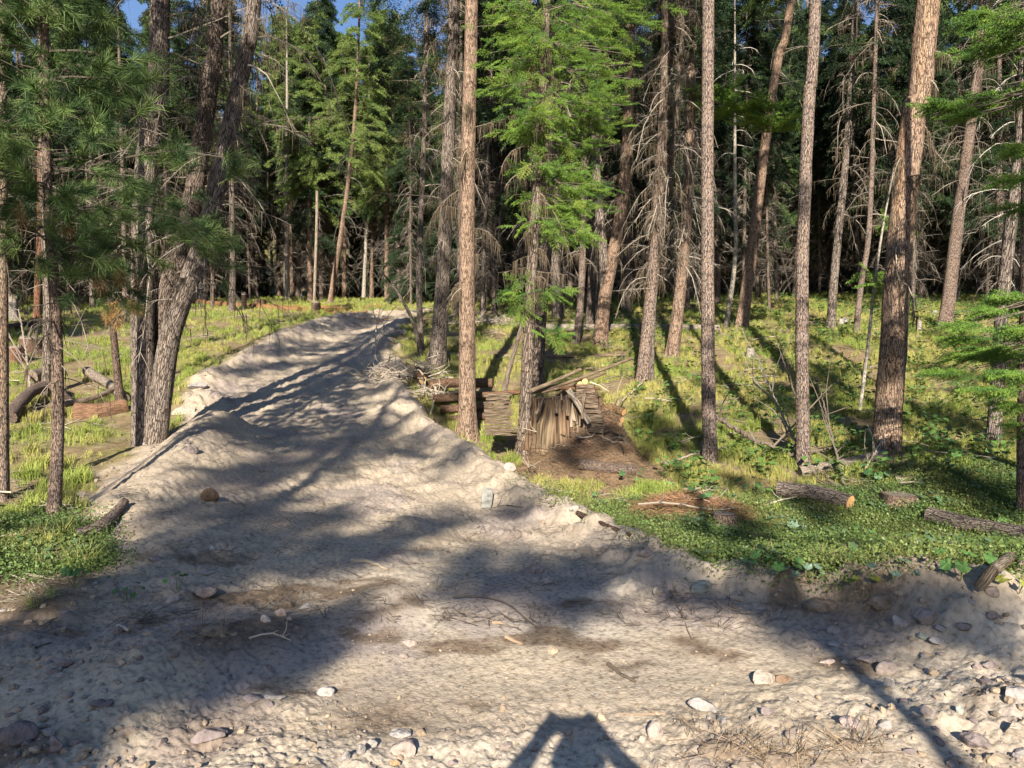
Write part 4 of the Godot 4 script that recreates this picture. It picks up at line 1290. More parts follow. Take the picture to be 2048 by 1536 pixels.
# ------------------------------------------------------------------ trees behind the viewer, whose shade lies over the foreground
func shade_trees() -> void:
	var r := RandomNumberGenerator.new()
	r.seed = 99
	# each tree: where its boughs' shade falls (pixels, radius in metres, share), and how high those boughs hang
	var trees := [
		[9.0, [[60, 1310, 0.30], [150, 1290, 0.32], [250, 1280, 0.32], [60, 1420, 0.26], [150, 1400, 0.3], [250, 1370, 0.26], [40, 1500, 0.22], [340, 1330, 0.26], [120, 1480, 0.22]]],
		[8.2, [[380, 1270, 0.32], [480, 1280, 0.3], [570, 1285, 0.26], [640, 1270, 0.2], [200, 1180, 0.4], [320, 1165, 0.42], [430, 1160, 0.36], [420, 1320, 0.2]]],
		[9.5, [[330, 1090, 0.5], [450, 1080, 0.5], [560, 1085, 0.45], [400, 1010, 0.5], [520, 1020, 0.5], [620, 1040, 0.4], [480, 960, 0.45], [640, 1110, 0.34]]],
		[8.6, [[800, 1060, 0.28], [870, 1045, 0.3], [720, 1100, 0.24], [930, 1135, 0.28], [1010, 1150, 0.3], [1090, 1130, 0.26], [1160, 1150, 0.26], [1240, 1120, 0.3], [1330, 1150, 0.3], [1120, 1200, 0.2]]],
		[10.0, [[520, 870, 0.5], [620, 890, 0.6], [720, 880, 0.6], [820, 890, 0.55], [900, 905, 0.4], [560, 930, 0.5], [680, 930, 0.5], [760, 860, 0.5]]],
		[7.5, [[1500, 1180, 0.26], [1600, 1225, 0.22], [1690, 1260, 0.2], [1780, 1215, 0.22], [1880, 1225, 0.18], [1960, 1225, 0.16]]],
		[9.0, [[1400, 1100, 0.3], [1480, 1060, 0.36], [1560, 1110, 0.32], [1620, 1020, 0.3], [1480, 970, 0.25]]],
		[9.0, [[1950, 1000, 0.35], [1900, 960, 0.35], [1430, 760, 0.4], [1420, 650, 0.3], [1420, 560, 0.3], [1600, 820, 0.4]]],
		[11.0, [[560, 730, 0.7], [660, 720, 0.7], [480, 740, 0.6], [600, 690, 0.8], [700, 690, 0.8], [640, 760, 0.4], [540, 700, 0.6], [730, 670, 0.8], [640, 655, 0.9], [700, 648, 1.0], [740, 640, 1.0], [690, 632, 1.0]]],
		[10.0, [[1650, 760, 0.6], [1560, 800, 0.5], [1680, 840, 0.5], [1880, 830, 0.6], [1960, 860, 0.5], [1900, 750, 0.6], [1780, 600, 0.35], [1790, 690, 0.3], [1760, 860, 0.3]]],
		[9.0, [[1220, 870, 0.35], [1300, 850, 0.4], [1110, 830, 0.3], [1150, 900, 0.3], [1050, 1000, 0.2], [930, 800, 0.2], [1400, 830, 0.3]]],
	]
	var feet := [-4.6, -4.2, -6.5, -3.9, -5.5, 6.2, 7.2, 8.2, -8.0, 9.4, 7.8]
	var which := -1
	for e in trees:
		which += 1
		var Hb: float = e[0]
		var places := []
		var mean := Vector3.ZERO
		for q in e[1]:
			var g := spot(q[0], q[1])
			if g.z < -29.0: continue
			var p := g + to_sun * ((Hb + r.randf_range(-1.2, 1.2) - g.y) / to_sun.y)
			places.append([p, q[2]])
			mean += p
		mean /= places.size()
		var foot := Vector3(feet[which], 0, mean.z)
		foot.y = height(foot.x, foot.z)
		var t := thing("forest_tree", "tree behind the viewer whose broken shade falls across the foreground", "tree", foot, "trees behind the viewer")
		var path := PackedVector3Array()
		for i in 30:
			path.append(Vector3(0.1 * sin(i * 0.3), -0.2 + (Hb + 0.6) * i / 29.0, 0))
		part("trunk", trunk_mesh(path, 0.13, 0.03, 9, r.randi() % 1000, 0.4), M.bark_dark, t)
		var s := Soup.new()
		for q in places:
			var c: Vector3 = (q[0] as Vector3) - foot
			var from := along_trunk(path, c.y + 0.3)
			s.tube(PackedVector3Array([from, from.lerp(c, 0.5) + Vector3(0, 0.15, 0), c]), 0.03, 0.012, 4, Color(0.12, 0.1, 0.08))
			for k in int(26 + 70 * q[1] * q[1] * 3.0):
				var o: Vector3 = c + rv(r) * q[1] * pow(r.randf(), 0.45) * 0.85
				s.bake(facing(o, rv(r) + (o - from).normalized() * 0.5, 0, r.randf_range(0.35, 0.6)), proto["spruce%d" % (k % 2)], r.randi() % 3)
		part("crown", s.mesh(), M.dark_needle, t, true)
	# the trunk whose shadow crosses the rubble at the lower right
	var g2 := spot(1835, 1425)
	var p2 := g2 + to_sun * 9.0
	p2.y = height(p2.x, p2.z)
	var t2 := thing("forest_tree", "slim trunk behind the viewer whose shadow crosses the rubble at the lower right", "tree", p2)
	var path2 := PackedVector3Array()
	for i in 40:
		path2.append(Vector3(0.1 * sin(i * 0.2), -0.2 + 9.6 * i / 39.0, 0))
	part("trunk", trunk_mesh(path2, 0.085, 0.03, 8, 5, 0.3), M.bark_dark, t2)
	part("crown", crown(path2, 8.2, 9.4, 0.7, 10, 4, "spruce", 12, [1, 2]), M.dark_needle, t2, true)
	# tall trees that shade the wood on both sides
	for e in [[-3.4, 5.0, 7.5, 16.5, 1.3], [8.6, 6.5, 4.5, 15.0, 1.9], [10.5, 3.5, 4.0, 14.0, 1.9], [13.5, 9.0, 4.0, 16.0, 2.1], [8.5, 11.0, 6.0, 18.0, 1.9]]:
		var at := Vector3(e[0], height(e[0], e[1]), e[1])
		var t3 := thing("forest_tree", "tall tree behind the viewer that throws shade on the wood ahead", "tree", at, "tall trees behind the viewer")
		var path3 := PackedVector3Array()
		for i in 40:
			path3.append(Vector3(0.12 * sin(i * 0.17), -0.2 + (e[3] + 0.2) * i / 39.0, 0))
		part("trunk", trunk_mesh(path3, 0.12, 0.03, 9, 5, 0.3), M.bark_dark, t3)
		part("crown", crown(path3, e[2], e[3], e[4], 50, 6, "spruce", 40 + int(e[0]), [1, 2]), M.dark_needle, t3, true)
# ------------------------------------------------------------------ what grows and lies on the floor
func scatter(called: String, label: String, cat: String, mesh: Mesh, mat: Material, xf: Array[Transform3D], cols: PackedColorArray) -> void:
	if xf.is_empty():
		return
	var mm := MultiMesh.new()
	mm.transform_format = MultiMesh.TRANSFORM_3D
	mm.use_colors = true
	mm.mesh = mesh
	mm.instance_count = xf.size()
	for i in xf.size():
		mm.set_instance_transform(i, xf[i])
		mm.set_instance_color(i, cols[i])
	var o := MultiMeshInstance3D.new()
	o.multimesh = mm
	o.material_override = mat
	o.name = numbered(called)
	add_child(o)
	o.set_meta("kind", "stuff")
	tag(o, label, cat)

func spin(p: Vector3, r: RandomNumberGenerator, sc: float, tilt := 0.15) -> Transform3D:
	var b := Basis(Vector3.UP, r.randf() * TAU) * Basis(Vector3.RIGHT, r.randfn(0, tilt))
	return Transform3D(b.scaled(Vector3.ONE * sc), p)

func floor_cover() -> void:
	var r := RandomNumberGenerator.new()
	r.seed = 31
	var grass_m := []
	for kind in 3:
		var s := Soup.new()
		for k in 34:
			var an := r.randf() * TAU
			var lean: float = r.randf_range(0.1, 0.55) if kind != 2 else r.randf_range(0.4, 1.2)
			var L := r.randf_range(0.6, 1.0)
			var o := Vector3(r.randfn(0, 0.14), -0.02, r.randfn(0, 0.14))
			var d := Vector3(cos(an), 0, sin(an))
			var side := Vector3(-d.z, 0, d.x)
			var a := o + Vector3.UP * L * 0.45 + d * L * 0.45 * lean * 0.5
			var b := a + Vector3.UP * L * 0.3 * (1.0 - 0.5 * lean) + d * L * 0.35 * lean
			var c := b + Vector3.UP * L * 0.12 * (1.0 - 1.4 * lean) + d * L * 0.3 * lean
			var q := r.randf_range(0.7, 1.25)
			var dry := r.randf() < (0.2 if kind != 2 else 0.45)
			var col := Color(q * 1.5, q * 1.05, q * 1.2) if dry else Color(q, q, q)
			s.ribbon(o, a, side, 0.011, 0.010, col)
			s.ribbon(a, b, side, 0.010, 0.006, col)
			s.tri(b - side * 0.006, b + side * 0.006, c, col)
		grass_m.append(s.mesh())
	# a patch of small oval evergreen leaves on creeping stems
	var s2 := Soup.new()
	for k in 70:
		var o := Vector3(r.randfn(0, 0.09), r.randf_range(0.0, 0.075), r.randfn(0, 0.09))
		var d := (rv(r) + Vector3(0, 0.7, 0)).normalized()
		var w := d.cross(rv(r)).normalized()
		var L := r.randf_range(0.012, 0.021)
		var q := r.randf_range(0.6, 1.4)
		var c := Color(q, q, q)
		var m1 := o + d * L * 0.5
		s2.tri(o, m1 + w * L * 0.3, m1 - w * L * 0.3, c)
		s2.tri(m1 + w * L * 0.3, o + d * L, m1 - w * L * 0.3, c)
		if k % 6 == 0:
			s2.ribbon(Vector3(o.x * 0.6, -0.02, o.z * 0.6), o, w, 0.0015, 0.001, Color(1.3, 0.7, 0.9))
	var leafy := s2.mesh()
	# small broad herbs
	var s3 := Soup.new()
	for k in 12:
		var an := r.randf() * TAU
		var d := Vector3(cos(an), r.randf_range(0.1, 0.6), sin(an)).normalized()
		var w := d.cross(Vector3.UP).normalized()
		var o := Vector3(r.randfn(0, 0.03), r.randf_range(0.02, 0.10), r.randfn(0, 0.03))
		var L := r.randf_range(0.03, 0.05)
		var q := r.randf_range(0.7, 1.3)
		s3.tri(o, o + d * L * 0.55 + w * L * 0.42, o + d * L * 0.55 - w * L * 0.42, Color(q, q, q))
		s3.tri(o + d * L * 0.55 + w * L * 0.42, o + d * L, o + d * L * 0.55 - w * L * 0.42, Color(q, q, q))
		s3.ribbon(Vector3(0, -0.02, 0), o, w, 0.0015, 0.001, Color(q, q * 0.8, q))
	var herb := s3.mesh()

	var gx := [[] as Array[Transform3D], [] as Array[Transform3D], [] as Array[Transform3D]]
	var gc := [PackedColorArray(), PackedColorArray(), PackedColorArray()]
	var cx: Array[Transform3D] = []
	var cc := PackedColorArray()
	var hx: Array[Transform3D] = []
	var hc := PackedColorArray()
	for k in 105000:
		var d := 4.0 + 38.0 * pow(r.randf(), 1.75)
		var x := r.randf_range(-1.0, 1.0) * (d * 0.8 + 2.2)
		var m := dirt(x, d)
		if m > -0.04: continue
		var tone := n_tone.get_noise_2d(x, d)
		var clump := n_tone.get_noise_2d(x * 2.3 - 9.0, d * 2.3)
		if x < -2.0 and d < 4.9 and r.randf() < 0.85: continue
		var ramp_q := exp(-(pow((x - 1.1) / 1.1, 2.0) + pow((d - 9.9) / 1.3, 2.0)))
		var pile := exp(-(pow((x - 2.0) / 0.8, 2.0) + pow((d - 7.5) / 0.45, 2.0)))
		var right_front := sm(-0.3, 0.3, x) * sm(8.3, 7.0, d - 0.1 * x) if x > -0.5 else 0.0
		right_front = maxf(right_front, 0.5 * sm(-2.5, -3.0, x) * sm(6.6, 5.6, d) * sm(4.5, 5.1, d))
		if r.randf() < right_front:
			if pile > 0.35 + 0.3 * clump: continue
			if clump > -0.5:
				for again in 2:
					var p2 := on_ground(x + r.randfn(0, 0.1) * again, d + r.randfn(0, 0.1) * again)
					cx.append(spin(p2, r, r.randf_range(0.8, 1.5), 0.1))
					cc.append(Color(0.10, 0.16, 0.05).lerp(Color(0.18, 0.205, 0.06), clampf(tone + 0.25 + r.randf_range(-0.2, 0.2), 0, 0.8)))
				var sc := r.randf_range(0.8, 1.5)
				cx.append(spin(on_ground(x, d), r, sc, 0.1))
				var q := r.randf_range(0.75, 1.2)
				cc.append(Color(0.085 * q, 0.14 * q, 0.045 * q).lerp(Color(0.15, 0.175, 0.05), clampf(tone + 0.2, 0, 0.7)))
			if r.randf() < 0.13:
				hx.append(spin(on_ground(x, d), r, r.randf_range(0.6, 1.5)))
				hc.append(Color(0.07, 0.13, 0.045).lerp(Color(0.11, 0.17, 0.10), r.randf()))
			if clump > 0.12 and r.randf() < 0.35:
				gx[2].append(spin(on_ground(x, d), r, r.randf_range(0.12, 0.24)))
				gc[2].append(Color(0.17, 0.18, 0.07).lerp(Color(0.30, 0.25, 0.14), r.randf()))
			continue
		if ramp_q > 0.45 + 0.35 * clump or pile > 0.4: continue
		var lush := sm(-0.25, 0.4, tone + 0.9 * clump + 0.12 * sm(9.0, 14.0, d) + (0.3 if x > 2.0 and d > 8.5 else 0.0))
		if x < -3.0 and d < 11.5: lush *= 0.45
		if r.randf() > lush * 0.95: continue
		var kind := 2 if (r.randf() < (0.4 if d < 13.0 else 0.12)) else r.randi() % 2
		var sc := r.randf_range(0.07, 0.17) * (1.0 + 0.7 * sm(0.1, 0.5, clump))
		if kind == 2: sc *= 1.15
		gx[kind].append(spin(on_ground(x, d), r, sc))
		var q := r.randf_range(0.8, 1.2)
		var fresh := clampf(0.5 + 1.2 * n_tone.get_noise_2d(x * 0.7 + 200.0, d * 0.7) + (0.25 if x < -2.0 and d > 13.0 else 0.0), 0, 1)
		gc[kind].append(Color(0.40 * q, 0.365 * q, 0.125 * q).lerp(Color(0.24 * q, 0.305 * q, 0.07 * q), fresh))
		if r.randf() < 0.10 and x > 2.0:
			hx.append(spin(on_ground(x, d), r, r.randf_range(1.2, 2.6)))
			hc.append(Color(0.10, 0.19, 0.05))
	scatter("grass", "fresh and dry grass growing in tufts over the forest floor", "grass", grass_m[0], M.blade, gx[0], gc[0])
	scatter("grass", "second kind of upright grass mixed among the tufts of the forest floor", "grass", grass_m[1], M.blade, gx[1], gc[1])
	scatter("grass", "arching half-dry bunch grass on the left bank and right slope", "grass", grass_m[2], M.blade, gx[2], gc[2])
	scatter("ground_cover", "low small-leaved evergreen ground cover beside the road", "ground cover", leafy, M.leaf, cx, cc)
	scatter("herbs", "small broad-leaved green herbs among the ground cover and grass", "herbs", herb, M.leaf, hx, hc)

	# needles and fine twigs lying about on the floor, and straws on the needle heap
	var s4 := Soup.new()
	for k in 9:
		var o := Vector3(r.randfn(0, 0.1), 0.012, r.randfn(0, 0.1))
		var d := Vector3(r.randf_range(-1, 1), r.randf_range(-0.08, 0.15), r.randf_range(-1, 1)).normalized()
		var L := r.randf_range(0.04, 0.13)
		var w := d.cross(Vector3.UP).normalized()
		var q := r.randf_range(0.6, 1.3)
		s4.ribbon(o, o + d * L, (w + Vector3(0, 0.5, 0)).normalized(), 0.0022, 0.001, Color(q, q, q))
	var tw: Array[Transform3D] = []
	var tc := PackedColorArray()
	for k in 16000:
		var d := 3.9 + 26.0 * pow(r.randf(), 1.7)
		var x := r.randf_range(-1.0, 1.0) * (d * 0.78 + 1.8)
		var m := dirt(x, d)
		var ramp_q := exp(-(pow((x - 1.1) / 1.3, 2.0) + pow((d - 10.0) / 1.4, 2.0))) + 1.3 * exp(-(pow((x - 1.95) / 0.65, 2.0) + pow((d - 7.5) / 0.4, 2.0)))
		if m > -0.05 and r.randf() > 0.15: continue
		if x > -0.5 and d < 7.6 and m < -0.05 and r.randf() < 0.8: continue
		tw.append(spin(on_ground(x, d) + Vector3(0, 0.01, 0), r, r.randf_range(0.5, 1.4), 0.25))
		tc.append((Color(0.30, 0.26, 0.20) if m < 0.0 else Color(0.15, 0.115, 0.085)).lerp(Color(0.27, 0.15, 0.085), clampf(ramp_q * 1.4, 0, 1)) * r.randf_range(0.6, 1.2))
	for k in 2200:
		var x := 1.0 + r.randfn(0, 0.6)
		var d := 9.9 + r.randfn(0, 0.7)
		if dirt(x, d) > -0.05: continue
		tw.append(spin(on_ground(x, d) + Vector3(0, 0.01, 0), r, r.randf_range(0.4, 1.1), 0.5))
		tc.append(Color(0.30, 0.22, 0.15) * r.randf_range(0.35, 1.3))
	for k in 1500:
		var x := 1.95 + r.randfn(0, 0.42)
		var d := 7.5 + r.randfn(0, 0.2)
		tw.append(spin(on_ground(x, d) + Vector3(0, 0.015, 0), r, r.randf_range(0.5, 1.0), 0.5))
		tc.append(Color(0.34, 0.20, 0.115) * r.randf_range(0.5, 1.2))
	scatter("twig_litter", "fallen needles and fine twigs strewn over the forest floor", "twig litter", s4.mesh(), M.twig, tw, tc)

# broken twigs lying where they fell
func twigs_down() -> void:
	var r := RandomNumberGenerator.new()
	r.seed = 63
	for kind in 2:
		var s := Soup.new()
		var pts := PackedVector3Array()
		for i in 6:
			pts.append(Vector3((i / 5.0 - 0.5), 0.03 + 0.05 * sin(i * 1.1 + kind), 0.10 * sin(i * 0.9 + kind * 2.0)))
		s.tube(pts, 0.011, 0.004, 4, Color.WHITE)
		for k in 5:
			var i := 1 + k % 4
			var dirn := Vector3(0.5, r.randf_range(0.0, 0.5), r.randf_range(-1, 1)).normalized()
			s.tube(PackedVector3Array([pts[i], pts[i] + dirn * 0.12, pts[i] + dirn * 0.2 + rv(r) * 0.05]), 0.005, 0.002, 3, Color(0.9, 0.9, 0.9))
		var xf: Array[Transform3D] = []
		var cols := PackedColorArray()
		for k in 420:
			var d := 5.5 + 24.0 * pow(r.randf(), 1.2)
			var x := r.randf_range(-1.0, 1.0) * d * 0.78
			if dirt(x, d) > -0.3 or (x > 0.0 and d < 7.5 and r.randf() < 0.7): continue
			var tone := r.randf_range(0.45, 1.25)
			xf.append(spin(on_ground(x, d) + Vector3(0, 0.02, 0), r, r.randf_range(0.25, 1.1), 0.08))
			cols.append(Color(0.31 * tone, 0.27 * tone, 0.22 * tone))
		scatter("twig_litter", ["broken grey twigs fallen on the forest floor", "crooked fallen twigs lying about in the grass"][kind], "twig litter", s.mesh(), M.twig, xf, cols)

func gravel() -> void:
	var r := RandomNumberGenerator.new()
	r.seed = 17
	var mat: StandardMaterial3D = M.rock.duplicate()
	mat.heightmap_enabled = false
	mat.resource_name = "gravel"
	for kind in 3:
		var mesh := small_stone(60 + kind)
		var xf: Array[Transform3D] = []
		var cols := PackedColorArray()
		for k in 17000:
			var d := 2.2 + 20.0 * pow(r.randf(), 2.0)
			var x := r.randf_range(-1.0, 1.0) * (d * 0.78 + 1.4)
			var m := dirt(x, d)
			if m < -0.25 or (m < 0.0 and r.randf() < 0.7): continue
			var edge := sm(0.9, 0.1, minf(absf(look(tab_r, d) - x), absf(x - look(tab_l, d)))) if d > 4.2 else sm(3.3, 2.4, d) * 0.5 + sm(1.2, 2.0, x) + sm(-0.9, -1.6, x) * 0.7
			var patch := sm(-0.1, 0.35, n_tone.get_noise_2d(x * 1.6 - 50.0, d * 1.6))
			if r.randf() > 0.12 + 0.3 * edge + 0.35 * patch * patch: continue
			var sz := 0.0018 + 0.014 * pow(r.randf(), 7.0) * (0.5 + edge) + 0.0004 * d
			if kind == 0 and r.randf() < 0.015 + 0.10 * edge: sz = r.randf_range(0.010, 0.03)
			var b := Basis.from_euler(Vector3(r.randf() * TAU, r.randf() * TAU, r.randf() * TAU)).scaled(Vector3(1, r.randf_range(0.6, 1.0), 1) * sz)
			xf.append(Transform3D(b, on_ground(x, d) + Vector3(0, sz * 0.25, 0)))
			var c: Color = [Color(0.49, 0.395, 0.29), Color(0.46, 0.37, 0.275), Color(0.43, 0.35, 0.28), PINK, GREY, MAUVE, Color(0.41, 0.345, 0.27)][r.randi() % 7]
			cols.append(c * r.randf_range(0.62, 1.02))
		scatter("gravel", ["angular crumbs and pebbles strewn over the bare dirt", "rounded pebbles mixed into the loose dirt", "flat chips of stone in the loose dirt"][kind], "gravel", mesh, mat, xf, cols)

	# crumbs of orange rotten wood
	var xf2: Array[Transform3D] = []
	var c2 := PackedColorArray()
	for q in rotten:
		for k in 110:
			var x := q.x + r.randfn(0, 0.6)
			var z := q.z + r.randfn(0, 0.6)
			var b := Basis.from_euler(Vector3(r.randf() * TAU, r.randf() * TAU, r.randf() * TAU)).scaled(Vector3(2.0, 0.6, 0.8) * r.randf_range(0.008, 0.028))
			xf2.append(Transform3D(b, Vector3(x, height(x, z) + 0.02, z)))
			c2.append(Color(0.42, 0.20, 0.08) * r.randf_range(0.4, 1.2))
	scatter("wood_crumbs", "crumbs of orange rotten wood strewn over the grass at the clearing's edge", "wood crumbs", small_stone(70), mat, xf2, c2)

func small_stone(sd: int) -> ArrayMesh:
	var r := RandomNumberGenerator.new()
	r.seed = sd
	var s := Soup.new()
	var dirs := []
	for k in 8:
		for j in 3:
			var an := TAU * k / 8.0
			var el := lerpf(-0.9, 0.9, j / 2.0)
			dirs.append(Vector3(cos(an) * cos(el), sin(el), sin(an) * cos(el)) * r.randf_range(0.75, 1.2) * Vector3(1.2, 0.8, 0.95))
	for k in 8:
		var k2 := (k + 1) % 8
		for j in 2:
			s.tri(dirs[k * 3 + j], dirs[k2 * 3 + j], dirs[k2 * 3 + j + 1], Color.WHITE)
			s.tri(dirs[k * 3 + j], dirs[k2 * 3 + j + 1], dirs[k * 3 + j + 1], Color.WHITE)
		s.tri(dirs[k * 3 + 2], dirs[k2 * 3 + 2], Vector3(0, 0.75, 0), Color.WHITE)
		s.tri(dirs[k2 * 3], dirs[k * 3], Vector3(0, -0.75, 0), Color.WHITE)
	return s.mesh()

# a broad-leaved plant: a few stalks, each with one lobed leaf
func leafy_plant(label: String, px: float, py: float, n: int, size: float, c: Color, sd: int) -> void:
	var r := RandomNumberGenerator.new()
	r.seed = sd
	var g := spot(px, py)
	var t := thing("leafy_plant", label, "plant", g, "broad-leaved plants beside the road")
	var st := Soup.new()
	for k in n:
		var an := TAU * (k + r.randf()) / n
		var top := Vector3(cos(an) * size * r.randf_range(0.5, 1.3), size * r.randf_range(0.5, 1.3), sin(an) * size * r.randf_range(0.4, 1.0))
		st.ribbon(Vector3(0, -0.02, 0), top, Vector3(-sin(an), 0, cos(an)), 0.003, 0.0018, Color(0.12, 0.13, 0.05))
		var nrm := (Vector3(cos(an) * 0.5, 0.9, sin(an) * 0.5 + 0.25) + rv(r) * 0.3).normalized()
		var u := nrm.cross(Vector3(-sin(an), 0, cos(an))).normalized()
		var w := nrm.cross(u)
		var L := size * r.randf_range(0.22, 0.44)
		var ls := Soup.new()
		var q := r.randf_range(0.75, 1.25)
		var cc := c * q
		var rim := PackedVector3Array()
		for i in 15:
			var a := TAU * i / 14.0
			var lobe := 0.74 + 0.13 * cos(a * 5.0) + 0.05 * cos(a * 14.0)
			if absf(a - PI) < 0.3: lobe *= 0.45
			rim.append((u * cos(a) + w * sin(a)) * L * lobe + nrm * L * (-0.12 + 0.1 * cos(a * 5.0)))
		for i in 14:
			ls.tri(Vector3.ZERO, rim[i], rim[i + 1], cc)
		var leaf := part("leaf", ls.mesh(), M.leaf, t)
		leaf.position = top
	part("stem", st.mesh(), M.leaf, t)

func plants() -> void:
	var dark := Color(0.055, 0.115, 0.045)
	var mid := Color(0.085, 0.17, 0.05)
	var grey := Color(0.14, 0.21, 0.15)
	var yel := Color(0.20, 0.22, 0.05)
	leafy_plant("pale grey-green lobed plant in the ground cover right of the bark-sided stump", 1590, 1075, 7, 0.13, grey, 1)
	leafy_plant("broad-leaved plant at the dirt edge below the pale grey-green lobed plant", 1560, 1150, 7, 0.12, mid, 2)
	leafy_plant("dark lobed plant hanging over the dirt edge left of the broken grey board", 1505, 1140, 6, 0.11, dark, 3)
	leafy_plant("bright green leaf pair in the middle of the sunny ground cover", 1735, 1085, 4, 0.12, mid, 4)
	leafy_plant("plant with blue-green leaves between the two broken boards", 1785, 1165, 6, 0.11, grey * 0.8, 5)
	leafy_plant("sunny lobed plant at the right end of the dirt edge", 1920, 1160, 6, 0.13, mid * 1.2, 6)
	leafy_plant("yellowing plant in the lower right corner of the ground cover", 2035, 1185, 5, 0.09, yel, 7)
	leafy_plant("green plant before the mossy log's right end", 2010, 1105, 6, 0.12, mid, 8)
	leafy_plant("dark green plant growing against the round stump on the right", 1860, 1025, 6, 0.14, dark, 9)
	leafy_plant("leafy plant standing on the brown needle heap", 1322, 985, 4, 0.13, mid, 10)
	leafy_plant("dark leafy plant at the foot of the brown needle heap", 1400, 1005, 6, 0.14, dark, 11)
	leafy_plant("leafy plant behind the bark-sided stump", 1505, 985, 6, 0.14, dark, 12)
	leafy_plant("leafy plant over the left end of the grey log", 1600, 1005, 6, 0.14, mid, 13)
	leafy_plant("leafy plant in the half shade below the white plank log", 1750, 965, 7, 0.16, dark, 14)
	leafy_plant("bright lobed plant on the grass right of the thick larch", 1930, 940, 6, 0.15, mid, 15)
	leafy_plant("leafy plant in the shade left of the brown needle heap", 1265, 965, 6, 0.13, dark, 16)
	leafy_plant("plant with grey-green leaves left of the broken grey board", 1620, 1165, 6, 0.1, grey, 17)
	leafy_plant("plant at the dirt edge with a yellow leaf, below the broken boards", 1720, 1185, 5, 0.1, yel * 0.8, 18)
	leafy_plant("plant with big leaves on the slope of ground cover at far right", 1985, 1060, 6, 0.13, mid, 19)
	leafy_plant("small plant with round leaves on the dark litter at the left front", 150, 1175, 6, 0.10, mid * 0.8, 20)
	leafy_plant("single lime-green leafed shoot in the shaded dirt at the left", 355, 1185, 3, 0.10, mid * 1.1, 21)
	leafy_plant("low dark sprig lying in the shaded dirt at the left", 255, 1200, 7, 0.08, dark, 22)
	leafy_plant("dark leafy plant by the dirt edge right of the road", 1190, 1000, 5, 0.09, dark, 23)
	leafy_plant("leafy plant on the grass between the two slim right larches", 1510, 905, 5, 0.14, mid, 24)

